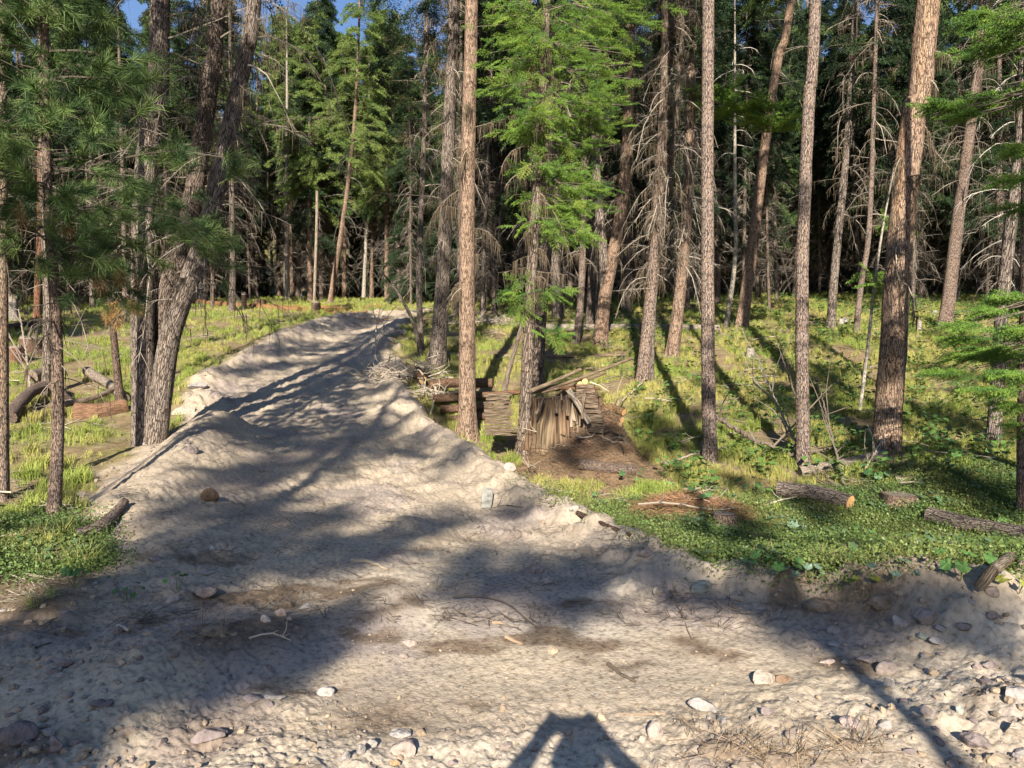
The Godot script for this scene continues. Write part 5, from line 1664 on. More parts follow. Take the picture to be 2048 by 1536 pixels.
func stones() -> void:
	# standing out from the dirt
	stone("upright grey-green slab set on edge in the sunny dirt", 974, 1006, 23, 50, Color(0.29, 0.295, 0.27), 1, -1.0, 5, 0.22).rotation.x = -0.8
	stone("brown clod shaped like a small peak standing on the shaded road", 418, 1000, 38, 36, BROWN * 0.8, 2, 0.4)
	stone("dark round boulder stuck in the lit face of the left heap", 384, 905, 28, 24, MAUVE * 0.7, 3, 0.5)
	stone("smaller dark stone above the boulder on the left heap", 374, 888, 16, 12, MAUVE * 0.7, 4)
	stone("pale stone block on the crest of the left heap", 372, 828, 60, 22, PALE, 5)
	stone("smooth green-grey boulder at the dirt edge under the ground cover", 1403, 1182, 48, 32, GREEN, 6, 0.4, 20)
	stone("flat tan stone half sunk beside the smooth green-grey boulder", 1480, 1200, 50, 18, PALE * 0.85, 7)
	stone("mauve stone on the dirt left of a pair of grey stones", 1076, 1144, 34, 20, MAUVE, 8, 0.6)
	stone("left stone of the grey pair on the shaded dirt", 1097, 1168, 24, 26, GREY, 9)
	stone("right stone of the grey pair on the shaded dirt", 1112, 1168, 22, 22, GREY * 0.9, 10)
	stone("long pink-grey slab near the dirt edge in mid picture", 1290, 1112, 44, 26, PINK * 0.85, 11)
	stone("pale sharp-edged slab leaning in the dirt below the pink-grey slab", 1315, 1187, 34, 26, PALE, 12, 0.95, 40, 0.3)
	stone("white stone lying at the sunny dirt edge above the ground cover", 1148, 1020, 26, 14, Color(0.45, 0.42, 0.37), 13)
	stone("tan boulder at the dirt edge beside the foot of the green larch", 1020, 940, 28, 22, PINK, 14, 0.5)
	stone("pale grey four-sided stone in the shade left of the pink stone", 532, 1243, 28, 22, GREY * 1.3, 15)
	stone("pink stone between the pale four-sided stone and the root clod", 560, 1232, 28, 26, PINK * 1.05, 16)
	stone("blue-grey stone right of the root clod in the left shade", 616, 1218, 36, 22, GREY, 17)
	stone("small cream stone below the pink stone", 578, 1240, 14, 12, PALE, 18)
	stone("round grey stone with a sharp shadow on the left dirt", 652, 1392, 40, 28, GREY * 1.15, 19, 0.6)
	stone("mauve flat stone left of the long thin slab", 505, 1404, 46, 26, MAUVE * 1.2, 20)
	stone("long thin slab above the small mauve stone", 548, 1396, 56, 12, GREY, 21, 0.9, 5, 0.35)
	stone("small mauve stone under the long thin slab", 543, 1412, 24, 14, MAUVE * 1.2, 22)
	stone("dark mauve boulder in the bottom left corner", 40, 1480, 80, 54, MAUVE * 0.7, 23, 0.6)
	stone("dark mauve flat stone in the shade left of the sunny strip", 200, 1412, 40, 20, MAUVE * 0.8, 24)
	stone("pinkish stone at the bottom left beside the dark mauve boulder", 112, 1500, 36, 44, MAUVE * 1.1, 25)
	stone("purple stone sunk in the sunny strip near the bottom", 412, 1476, 84, 30, MAUVE * 0.85, 26)
	stone("mauve stone on top of two smaller ones at the left", 132, 1332, 36, 26, MAUVE, 27)
	stone("grey stone under the mauve one at the left", 124, 1354, 28, 18, GREY, 28)
	stone("mauve-grey stone left of the grey one under the mauve stone", 102, 1345, 28, 18, MAUVE, 29)
	stone("large pink slab leaning in the shade at the upper left of the dirt", 410, 1190, 52, 30, PINK * 0.75, 30)
	stone("tilted white-grey slab beside the large pink slab", 345, 1205, 34, 26, GREY * 1.2, 31, 0.95, 30, 0.3)
	stone("flat blue stone in the pale shaded dirt", 415, 1148, 40, 14, GREY * 0.9, 32)
	stone("mauve stone in the shade of the left road side", 312, 1122, 36, 22, MAUVE, 33)
	stone("small blue-white stone on the shaded road", 426, 1100, 18, 14, Color(0.42, 0.45, 0.44), 34)
	stone("small grey stone by itself on the shaded road", 498, 1075, 24, 14, GREY, 35)
	stone("flat pink-grey stone on the brown soil patch in the lower middle", 818, 1290, 36, 20, PINK, 36)
	stone("little stone touching the flat pink-grey stone", 808, 1315, 20, 16, PINK * 0.9, 37)
	stone("big pink boulder in the cluster at the bottom edge", 805, 1510, 66, 46, PINK * 0.95, 38, 0.7)
	stone("flat grey slab above the big pink boulder", 800, 1470, 54, 16, GREY * 1.1, 39)
	stone("grey stone left of the big pink boulder", 742, 1490, 28, 24, GREY, 40)
	stone("slanting grey stone in the cluster at the bottom edge", 722, 1508, 28, 30, GREY * 0.9, 41)
	stone("upright blue-grey stone at the bottom edge, left of the cluster", 690, 1520, 28, 34, GREY * 0.95, 42)
	stone("tan chip leaning on the big pink boulder", 792, 1530, 28, 18, Color(0.38, 0.28, 0.16), 43)
	stone("red-brown stone at the bottom edge right of the cluster", 905, 1528, 30, 14, MAUVE * 1.15, 44)
	# the rubble on the right
	stone("broad grey slab with a flat top at the left of the right rubble", 1409, 1420, 78, 34, GREY * 1.05, 50, 0.9, 10)
	stone("tilted tan block in the right rubble", 1527, 1362, 64, 34, PALE * 0.9, 51, 0.95, 15)
	stone("brown wedge stone behind the tilted tan block", 1567, 1362, 36, 22, BROWN * 1.4, 52)
	stone("rosy round-topped stone on the crest of the right rubble", 1770, 1345, 44, 38, PINK * 1.05, 53, 0.5)
	stone("grey stone right under the rosy round-topped one", 1775, 1372, 28, 26, GREY, 54)
	stone("pink-edged pale stone on the crest of the right rubble", 1655, 1326, 32, 14, PINK * 1.15, 55)
	stone("small upright pale stone in the crest's notch", 1690, 1328, 14, 14, PALE, 56)
	stone("grey-mauve boulder in the shade behind the rubble's crest", 1735, 1322, 50, 20, MAUVE, 57)
	stone("dark purple wedge stone on the sunny rubble slope", 1535, 1428, 32, 24, MAUVE * 0.9, 58)
	stone("long mauve stone low on the sunny rubble slope", 1700, 1450, 56, 26, MAUVE * 1.15, 59)
	stone("large square boulder among the rubble under the ground cover", 1853, 1240, 60, 46, PINK * 0.8, 60, 0.95, 20, 0.8)
	stone("pale slanting slab left of the large square boulder", 1797, 1250, 40, 34, GREY * 1.05, 61)
	stone("grey-green stone below the large square boulder", 1843, 1277, 26, 22, GREEN, 62)
	stone("flat grey stone right of the grey-green one", 1874, 1284, 42, 16, GREY, 63)
	stone("grey stone in the shade right of the large square boulder", 1882, 1260, 32, 18, GREY * 0.9, 64)
	stone("rosy square stone in the shaded rubble at the right", 1985, 1236, 28, 26, MAUVE, 65)
	stone("round brown boulder at the dirt edge near the leaning stick", 1985, 1188, 32, 24, PINK * 0.8, 66, 0.4)
	stone("mauve stone in the dark hollow of the right rubble", 1930, 1258, 40, 22, MAUVE * 0.85, 67)
	stone("striped grey block at the right border", 2030, 1392, 54, 34, GREY * 1.1, 68)
	stone("small stone in the right rubble below the shade", 1956, 1338, 22, 18, PINK * 0.8, 69)
	stone("flat mauve stone on the right rubble beside the small one", 1980, 1335, 34, 20, MAUVE, 70)
	stone("round pale stone on the lit slope at the lower right", 1918, 1425, 22, 22, GREEN * 1.3, 71)
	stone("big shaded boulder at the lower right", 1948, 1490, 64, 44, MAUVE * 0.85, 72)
	stone("tan boulder with fine shadow in the lower right corner", 2030, 1465, 54, 36, PALE * 0.8, 73)
	stone("long rounded pink stone right of the viewer's shadow", 1310, 1472, 34, 46, PINK, 74, 0.4, 15)
	stone("small cream stone left of the long rounded pink one", 1284, 1482, 20, 18, PALE, 75)
	stone("stone chip on the sunny slope at the lower right of the middle", 1600, 1478, 26, 22, PALE * 0.9, 76)
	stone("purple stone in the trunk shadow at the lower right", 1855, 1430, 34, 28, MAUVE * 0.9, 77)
	stone("small grey stone in the dirt left of the round root clod", 1665, 1262, 36, 20, GREY * 0.9, 78)
	stone("flat stone slab in the shade beside the round root clod", 1670, 1290, 34, 12, GREY, 79)
	# farther off
	stone("white-topped boulder lying at the right edge of the road by the lichen-hung fir", 806, 668, 24, 18, PALE * 1.1, 80)
	stone("grey boulder on the slope behind the rosy larch", 1685, 648, 30, 22, GREY, 81)
	stone("pale boulder on the grass behind the thick larch", 1865, 628, 22, 12, PALE * 0.8, 82)
	stone("white stone on the grass under the fallen dark branch", 1466, 872, 18, 14, PALE * 1.1, 83)
	stone("white boulder on the litter at the left, beside the long-needled pine", 165, 992, 32, 18, PALE * 1.1, 84)
	stone("second white boulder on the litter, left of the first", 140, 988, 30, 16, PALE, 85)
	stone("pale boulder by the log with the sawn end", 205, 1085, 24, 14, PALE * 0.9, 86)
	stone("reddish round stone at the foot of the left heap", 290, 890, 12, 10, PINK, 87)
	stone("grey stone among the spoil beside the triple-trunked fir", 395, 775, 40, 16, GREY, 88)
	stone("pale stone in the needle litter left of the bark-sided stump", 1380, 1040, 18, 12, PALE, 89)

func wood_things() -> void:
	var grey := Color(1.0, 0.97, 0.94)
	var brown := Color(0.62, 0.45, 0.34)
	log_("fallen_log", "white weathered plank-like log lying in the grass under the rosy larch", "log", [[1600, 955], [1690, 938], [1768, 918]], 26, "wood_grey", 201, {"tint": Color(1.25, 1.22, 1.18), "taper": 0.8, "ends": [1]})
	log_("fallen_log", "grey mossy log in the ground cover above the pale lobed plant", "log", [[1555, 1003], [1630, 1014], [1700, 1034]], 32, "bark_grey", 202, {"tint": Color(1.2, 1.15, 1.1), "ends": [1], "taper": 1.05, "raise": 1.7})
	log_("fallen_log", "long grey log sloping down through the ground cover to the right border", "log", [[1855, 1056], [1950, 1080], [2075, 1108]], 34, "bark_grey", 203, {"tint": Color(1.3, 1.25, 1.2), "taper": 1.1, "raise": 1.7})
	log_("fallen_log", "pale stick log leaning up at the right end of the dirt edge", "log", [[1958, 1188, 0.02], [2005, 1155, 0.06], [2070, 1118, 0.12]], 22, "wood_grey", 204, {"tint": Color(1.0, 0.9, 0.8)})
	log_("fallen_log", "brown log buried along the dirt edge above the ground cover", "log", [[1155, 1026], [1205, 1048], [1262, 1072]], 11, "bark_dark", 205, {"tint": Color(0.8, 0.7, 0.6), "raise": 0.0})
	log_("fallen_log", "dark mossy log at the edge of the needle heap", "log", [[1160, 938], [1215, 944], [1270, 950]], 24, "bark_dark", 206, {"tint": grey})
	log_("fallen_log", "short pale log piece in the grass right of the white plank-like log", "log", [[1790, 968], [1822, 966]], 18, "wood_grey", 207, {"tint": grey})
	log_("fallen_log", "long pale fallen trunk lying across behind the forked tree", "log", [[1085, 662], [1200, 662], [1320, 662], [1440, 664]], 17, "wood_grey", 208, {"tint": Color(1.15, 1.12, 1.05), "step": 0.2})
	log_("fallen_log", "thin fallen pole lying across the grass behind the ramp", "log", [[965, 713], [1100, 716], [1270, 712]], 7, "wood_grey", 209, {"tint": Color(0.9, 0.8, 0.7), "step": 0.2, "sides": 8})
	log_("fallen_log", "sawn log with a round end lying at the road's lower left edge", "log", [[158, 1086], [195, 1072], [225, 1045], [250, 1015]], 32, "bark_dark", 210, {"tint": Color(1.2, 1.15, 1.08), "ends": [0], "taper": 0.55})
	log_("fallen_log", "big rotten log with red heartwood left of the triple-trunked fir", "log", [[150, 835], [200, 833], [252, 820]], 46, "wood_grey", 211, {"tint": Color(0.8, 0.55, 0.42), "rough": 0.16, "raise": 0.25})
	log_("fallen_log", "weathered split plank leaning on the rotten log", "log", [[175, 762, 0.12], [215, 785, 0.1], [250, 812, 0.06]], 20, "wood_grey", 212, {"tint": grey})
	log_("fallen_log", "long grey branch wood lying along the top of the rotten log", "log", [[130, 826, 0.1], [190, 818, 0.16], [238, 800, 0.2]], 12, "wood_grey", 213, {"tint": Color(0.75, 0.7, 0.66)})
	log_("fallen_log", "curved dark log arching out of the left bank", "log", [[18, 850, 0.02], [62, 812, 0.14], [105, 800, 0.16], [132, 815, 0.05]], 26, "bark_dark", 214, {"tint": grey, "taper": 0.7})
	log_("fallen_log", "grey smooth log in the grass at the left, behind the young pine", "log", [[62, 765], [105, 752]], 26, "wood_grey", 215, {"tint": Color(0.85, 0.8, 0.76)})
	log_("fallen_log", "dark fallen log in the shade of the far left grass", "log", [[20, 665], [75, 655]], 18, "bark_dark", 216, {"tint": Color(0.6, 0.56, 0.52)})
	log_("fallen_log", "rotten trunk crumbling to orange wood along the clearing's edge", "log", [[378, 606], [450, 612], [530, 618], [600, 622]], 15, "wood_grey", 217, {"tint": Color(0.95, 0.62, 0.36), "rough": 0.2, "raise": 0.3, "step": 0.25})
	log_("fallen_log", "pale leaning log propped over the brush heap at the left", "log", [[462, 578, 0.05], [430, 525, 34.0]], 7, "wood_grey", 218, {"tint": Color(1.1, 1.05, 1.0), "step": 0.25, "sides": 8})
	# sawn logs heaped beside the ramp
	var names_ := [
		["brown sawn log with a dark end on top of the heap beside the tan larch", [[858, 802, 0.22], [905, 800, 0.24], [985, 800, 0.24]], 20, [0]],
		["second brown log under the dark-ended one", [[866, 818, 0.12], [925, 816, 0.14], [990, 815, 0.14]], 17, []],
		["reddish log low in the heap beside the tan larch", [[880, 832, 0.06], [930, 830, 0.07], [985, 828, 0.08]], 16, []],
		["lowest log of the heap, half in the grass", [[900, 845, 0.0], [950, 842, 0.02], [985, 840, 0.02]], 15, []],
		["short log with a bright sawn end lying above the heap", [[846, 778, 0.1], [835, 760, 0.12]], 17, [0]],
	]
	var k := 0
	for e in names_:
		log_("sawn_log", e[0], "log", e[1], e[2], "bark_dark", 230 + k, {"tint": Color(0.85, 0.68, 0.54) if k != 4 else brown, "ends": e[3], "taper": 0.95})
		k += 1
	for e in [["upper orange-barked log sticking out right of the ramp", [[1188, 815, 10.9], [1222, 822, 10.7], [1248, 832, 10.5]], 17], ["middle grey-brown log right of the ramp", [[1190, 832, 10.8], [1222, 838, 10.6], [1244, 846, 10.45]], 16], ["lowest log right of the ramp, half in the grass", [[1195, 850, 10.7], [1225, 852, 10.5], [1240, 855, 10.4]], 14]]:
		log_("sawn_log", e[0], "log", e[1], e[2], "bark_dark", 240 + k, {"tint": Color(1.1, 0.8, 0.52) if k == 5 else Color(0.9, 0.75, 0.6), "taper": 0.9, "ends": [1]})
		k += 1
	# poles and rounds on top of the ramp
	for e in [["longest pale pole slanting up from the ramp to the right", [[1068, 783, 10.3], [1150, 760, 10.5], [1265, 716, 10.9]], 8], ["thick short pole beside the longest pale one on the ramp", [[1062, 782, 10.2], [1110, 762, 10.3], [1162, 738, 10.4]], 9], ["white pole lowest of the three slanting up from the ramp", [[1082, 784, 10.35], [1150, 768, 10.5], [1212, 746, 10.7]], 7], ["dark pole lying flat on top of the ramp", [[965, 790, 10.2], [1040, 784, 10.3], [1120, 778, 10.5]], 11], ["thin reddish pole lying on the right top of the ramp", [[1120, 776, 10.4], [1160, 777, 10.4], [1200, 778, 10.4]], 7]]:
		log_("pole", e[0], "pole", e[1], e[2], "wood_grey", 250 + k, {"tint": Color(0.75, 0.5, 0.36) if k > 10 else Color(0.9, 0.8, 0.68), "sides": 8, "taper": 0.7, "raise": 0.0})
		k += 1
	log_("sawn_log", "short round with an orange sawn end on top of the ramp", "log", [[1160, 769, 10.2], [1148, 774, 10.6]], 13, "bark_dark", 270, {"ends": [0], "tint": brown, "raise": 0.0})
	log_("sawn_log", "short round with a cream sawn end behind the orange-ended one", "log", [[1170, 763, 10.4], [1156, 768, 10.8]], 13, "bark_dark", 271, {"ends": [0], "tint": brown, "raise": 0.0})
	# stumps
	stump("bark-sided low stump in the ground cover below the needle heap", 1447, 1062, 46, 36, "bark_dark", 301, {"tint": Color(0.9, 0.85, 0.85)})
	stump("wide round stump in the ground cover at the right", 1797, 1018, 66, 30, "bark_dark", 302, {"tint": Color(0.95, 0.88, 0.8)})
	stump("small pale freshly sawn stump on the sunny slope", 1500, 714, 16, 18, "bark_pale", 303, {"fresh": true, "flare": 0.1})
	stump("old dark rotten stump with a ragged rim at the far left", 62, 712, 46, 34, "bark_dark", 304, {"cut": false, "tint": Color(0.85, 0.72, 0.62), "rough": 0.16})
	stump("reddish crumbling stump left of the dark rotten one", 30, 728, 34, 32, "bark_dark", 305, {"cut": false, "tint": Color(0.95, 0.68, 0.52), "rough": 0.16})
	stump("burnt black leaning stump beside the orange rotten trunk", 488, 616, 10, 26, "bark_dark", 306, {"cut": false, "tint": Color(0.2, 0.18, 0.17)})
	stump("splintered grey stump at the road's far left bank", 632, 622, 18, 16, "bark_grey", 307, {"cut": false, "tint": Color(0.95, 0.8, 0.7)})
	stump("broken white snag stump on the grass right of the thick larch", 1838, 668, 10, 24, "bark_pale", 308, {"cut": false})
	stump("white broken stump behind the grass at the far left", 26, 640, 18, 40, "bark_pale", 309, {"cut": false, "rough": 0.12})
	stump("brown stump top showing in the grass left of the road", 520, 612, 22, 12, "bark_dark", 310, {"tint": Color(0.7, 0.55, 0.42)})
	# sticks in the dirt and on the floor
	var pale := Color(0.42, 0.35, 0.27)
	var darkc := Color(0.10, 0.08, 0.065)
	stick("bent pale stick with dark bark half buried in the road", [[704, 1122], [742, 1128], [778, 1142]], 10, pale * 0.75, 1, 1)
	stick("dark root end lying in the sunny dirt", [[1216, 1330], [1236, 1348], [1272, 1366]], 11, darkc, 2, 1)
	stick("long thin dark root snaking over the sunny dirt", [[905, 1202, 0.02], [960, 1200, 0.02], [1010, 1212, 0.02], [1045, 1232], [1078, 1260]], 4, darkc, 3, 2)
	stick("thin twig lying in the dirt beside the upright slab", [[985, 1018], [1010, 1012], [1046, 1016]], 4, darkc * 1.4, 4, 2)
	stick("pale peeled stick among dry grass at the left", [[498, 1278], [545, 1268], [582, 1282]], 5, pale * 1.15, 5, 3)
	stick("short split piece of wood in the left shade", [[236, 1256], [258, 1264]], 11, pale * 1.1, 6, 0)
	stick("small dark stick left of the pale split piece", [[72, 1296], [102, 1286]], 5, darkc * 1.6, 7, 0)
	stick("curled bark chip in the sunny dirt", [[986, 1246], [1006, 1250]], 9, Color(0.30, 0.22, 0.15), 8, 0)
	stick("brown bark piece with a dark end in the sunny dirt", [[1012, 1276], [1044, 1290]], 10, Color(0.28, 0.2, 0.14), 9, 0)
	stick("forked twig lying across the dirt at right of centre", [[1360, 1228], [1352, 1205], [1340, 1180]], 4, darkc * 1.5, 10, 4)
	stick("twiggy dead sprout standing out of the dirt on the right", [[1362, 1222], [1372, 1252], [1384, 1280]], 4, darkc * 1.5, 11, 5)
	stick("root stub reaching from the right rubble", [[1330, 1428], [1290, 1430], [1236, 1428]], 5, Color(0.24, 0.18, 0.13), 12, 3)
	stick("twigs at the foot of the sandy bank on the left", [[95, 1052], [110, 1060], [180, 1065]], 5, pale, 13, 3)
	stick("pale dead stick leaning on the heap of logs", [[860, 830, 0.0], [872, 812, 0.25], [866, 800, 0.35]], 4, pale, 14, 2)
	stick("white dead branch in the brown litter right of the tan larch", [[955, 868, 0.05], [975, 878], [1005, 890]], 5, pale, 15, 4)
	stick("thin pale stick on the brown litter before the ramp", [[1060, 900], [1095, 899], [1130, 892]], 4, pale, 16, 1)
	stick("dark crooked stick before the ramp's earth slope", [[1062, 885, 0.02], [1080, 872, 0.08], [1098, 862, 0.14]], 5, darkc * 1.6, 17, 1)
	stick("whitish branch lying on the litter right of the ramp", [[1200, 872], [1225, 884], [1252, 886]], 4, pale, 18, 2)
	stick("pale arching stick right of the ramp's top", [[1180, 765, 10.4], [1200, 772, 10.4], [1218, 784, 10.4]], 3, pale * 1.1, 19, 0)
	stick("grey branch propped over the bare patch right of the ramp", [[1220, 825], [1250, 808, 0.1], [1284, 788, 0.2]], 5, pale * 0.8, 20, 2)
	# the big dead branch in front of the right larches
	stick("long dark branch fallen before the slim right larches", [[1430, 866, 0.25], [1500, 905, 0.2], [1600, 935, 0.1], [1690, 985, 0.0]], 9, darkc * 1.5, 30, 9, 0.5, "fallen_branch")
	stick("thin grey branch rising left out of the fallen dark one", [[1620, 945, 0.05], [1560, 880, 0.4], [1512, 795, 0.75]], 6, Color(0.2, 0.17, 0.15), 31, 8, 0.5, "fallen_branch")
	stick("dark upright fork of the fallen branch before the rosy larch", [[1615, 945, 0.05], [1600, 885, 0.4], [1560, 800, 0.8]], 6, darkc * 1.3, 32, 7, 0.5, "fallen_branch")
	stick("upright dead twig right of the rosy larch's foot", [[1690, 975, 0.0], [1652, 900, 0.45], [1632, 855, 0.75]], 6, darkc * 1.4, 33, 9, 0.5, "fallen_branch")
	stick("low grey branch lying left of the fallen dark one", [[1330, 935, 0.05], [1440, 908, 0.08], [1540, 930, 0.06]], 5, Color(0.25, 0.22, 0.19), 34, 6, 0.5, "fallen_branch")
	stick("white forked twig against the end of the white plank-like log", [[1722, 955, 0.02], [1748, 930, 0.14], [1772, 905, 0.25]], 4, pale, 35, 5, 0.5, "fallen_branch")
	stick("dead bush twig at the road's right edge near its bend", [[752, 720, 0.0], [752, 690, 0.3], [760, 665, 0.6]], 3, pale * 0.9, 36, 9, 0.5, "fallen_branch")
	stick("small dead twig tree in the grass at the left", [[62, 790, 0.0], [52, 740, 0.5], [40, 690, 0.9]], 5, Color(0.25, 0.2, 0.17), 37, 9, 0.5, "fallen_branch")
	# brush heaps
	var r := RandomNumberGenerator.new()
	r.seed = 8
	for e in [["heap of grey dead brush under the leaning trunk at the left", 425, 590, 1.7, 1.4, 240], ["heap of dead branches beyond the road's end", 770, 585, 2.2, 1.0, 190], ["tangle of dead brush at the edge of the wood left of the road", 520, 575, 2.2, 0.9, 160], ["low brush heap beside the road's bend, right of the boulders", 960, 650, 1.5, 0.35, 150], ["sticks and dug-up roots heaped along the right edge of the road", 815, 755, 1.0, 0.3, 130], ["sticks heaped between the road and the sawn logs", 850, 800, 0.7, 0.25, 110]]:
		var g := spot(e[1], e[2])
		var s := Soup.new()
		for q in e[5]:
			var a := Vector3(r.randfn(0, 0.45) * e[3], r.randf() * r.randf() * e[4], r.randfn(0, 0.3) * e[3])
			var dirn := rv(r)
			dirn.y = absf(dirn.y) * 0.55
			var L: float = r.randf_range(0.3, 1.0) * (0.4 + 0.5 * e[3] * 0.6)
			var bnd: Vector3 = rv(r) * 0.15 * L
			var tone := r.randf_range(0.5, 1.25)
			s.tube(PackedVector3Array([a, a + dirn * L * 0.5 + bnd, a + dirn * L]), r.randf_range(0.006, 0.02), 0.004, 4, Color(0.36 * tone, 0.31 * tone, 0.255 * tone))
		var o := part("brush_heap", s.mesh(), M.twig, self, true)
		o.position = g
		tag(o, e[0], "brush heap")
	# root clods torn out of the ground
	for e in [["dark root clod behind the pink stone on the left dirt", 572, 1215, 0.14, 0.09, 1], ["dark root-bound clod in the shade left of centre", 430, 1262, 0.2, 0.07, 2], ["round root clod with dry stalks at the dirt edge", 1640, 1215, 0.26, 0.1, 3], ["second root clod, at the dirt edge right of the round one", 1765, 1205, 0.2, 0.09, 4], ["dry roots spilling down the sunny bank near the bottom edge", 1440, 1500, 0.2, 0.05, 5], ["brown sod turned over at the bottom edge right of the middle", 1700, 1490, 0.12, 0.04, 6], ["matted roots lying on the lower right slope", 1560, 1520, 0.16, 0.04, 7]]:
		var g := spot(e[1], e[2])
		var t := thing("root_clod", e[0], "root clod", g)
		part("soil", rock_mesh(400 + e[5], Vector3(e[3] * 0.4, e[4] * 0.5, e[3] * 0.3), 0.3), rock_mat(Color(0.24, 0.19, 0.145)), t)
		var s := Soup.new()
		for q in 70:
			var d := rv(r)
			d.y = absf(d.y) * 0.9
			var a: Vector3 = d * Vector3(e[3], e[4] * 0.7, e[3] * 0.7) * r.randf_range(0.4, 1.0)
			var b := a + (d + rv(r) * 0.9) * r.randf_range(0.03, 0.09)
			var c := b + (rv(r) + Vector3(0, -0.5, 0)) * r.randf_range(0.03, 0.07)
			var tone := r.randf_range(0.4, 1.3)
			s.tube(PackedVector3Array([a, b, c]), 0.0014, 0.0006, 3, Color(0.26 * tone, 0.19 * tone, 0.125 * tone))
		part("roots", s.mesh(), M.twig, t, true)

# the old plank-sided ramp
func plank_ramp() -> void:
	var c := at_depth(1090, 800, 10.5)
	var foot := Vector3(c.x, height(c.x, -10.2), -10.5)
	var t := thing("plank_ramp", "old earth ramp walled with weathered grey boards on both sides", "ramp", foot)
	var r := RandomNumberGenerator.new()
	r.seed = 12
	var side := func(px0: float, px1: float, y0: float, y1: float, d: float, n: int, yaw: float, grow: float) -> void:
		for k in n:
			var f := (k + 0.5) / n
			var x0 := px0
			var x1 := px1 + grow * f
			var p := at_depth((x0 + x1) * 0.5, lerpf(y0, y1, f), d - 0.25 * grow * f / 60.0) - foot
			var L := (x1 - x0) * d / 1420.0
			var H := (y1 - y0) / n * d / 1420.0 * 0.94
			var o := part("plank", board_mesh(L * r.randf_range(0.9, 1.1), H * r.randf_range(0.8, 1.0), 0.035, 500 + k + int(px0)), M.wood_dark, t)
			o.position = p
			o.rotation = Vector3(r.randfn(0, 0.03), yaw + r.randfn(0, 0.02), r.randfn(0, 0.015))
	side.call(969.0, 1022.0, 786.0, 872.0, 10.0, 11, 0.15, 0.0)
	side.call(1150.0, 1190.0, 768.0, 866.0, 10.0, 10, -0.35, 22.0)
	# boards leaning inside the right wall, and the frame under the lip
	for e in [[1158, 812, 0.55, 1.0, 0.05]]:
		var o := part("plank", board_mesh(e[2], 0.075, 0.03, 540 + int(e[0])), M.wood_grey, t)
		o.position = at_depth(e[0], e[1], 9.8) - foot
		o.rotation = Vector3(0, -0.2, -e[3])
	for q in [[1045, 868, 0.4], [1075, 880, 0.3], [1205, 862, 0.35], [1228, 870, 0.5], [1120, 872, 0.25], [1170, 876, 0.4], [990, 862, 0.35], [1255, 845, 0.45]]:
		var g := spot(q[0], q[1])
		var o := part("loose_slab", board_mesh(q[2], 0.07, 0.02, 580 + int(q[0])), M.wood_dark, t)
		o.position = g + Vector3(0, 0.02, 0) - foot
		o.rotation = Vector3(-PI / 2 + 0.35, r.randf() * TAU, r.randfn(0, 0.1))
	# the broad rotten stump in its middle, weathered grey at the rim and red with rot below
	var sc := at_depth(1118, 796, 10.25)
	var gr := height(sc.x, sc.z)
	var root := thing("stump", "broad rotten stump with fibrous reddish sides in the middle of the old ramp", "stump", Vector3(sc.x, gr, sc.z))
	var path := PackedVector3Array()
	for i in 12:
		path.append(Vector3(0, lerpf(-0.45, sc.y - gr, i / 11.0), 0))
	var wood := part("wood", trunk_mesh(path, 0.46, 0.37, 48, 611, 0.25, 1.4, 0.12, Color(0.92, 0.80, 0.70), true), M.wood_dark, root)
	var s := Soup.new()
	for k in 90:
		var an := r.randf() * TAU
		var o := Vector3(cos(an), 0, sin(an))
		var rr := r.randf_range(0.24, 0.43)
		var y := sc.y - gr - r.randf_range(0.0, 0.1) - (0.25 * r.randf() if rr > 0.38 else 0.0)
		var tan_ := Vector3(-sin(an), 0, cos(an)) * r.randf_range(0.008, 0.022)
		var tone := r.randf_range(0.5, 1.2)
		var col := Color(0.33 * tone, 0.275 * tone, 0.21 * tone)
		var q := o * rr + Vector3(0, y, 0)
		s.tri(q - tan_ - Vector3(0, 0.2, 0) + o * 0.035, q + tan_ - Vector3(0, 0.2, 0) + o * 0.035, q + Vector3(0, r.randf_range(0.02, 0.13), 0) + rv(r) * 0.02, col)
	part("splinters", s.mesh(), M.twig, wood, true)
	# a few split stakes still standing beside it
	for k in 4:
		var px := 1082.0 + k * 27.0 + r.randf_range(-4, 4)
		var o := part("stake", board_mesh(r.randf_range(0.2, 0.5), r.randf_range(0.03, 0.06), 0.025, 560 + k), M.wood_dark, t)
		o.position = at_depth(px, 818 + r.randf_range(-10, 14), 9.72 + r.randf_range(-0.05, 0.05)) - foot
		o.rotation = Vector3(-0.4, r.randfn(0, 0.2), PI / 2 + r.randfn(0, 0.22))
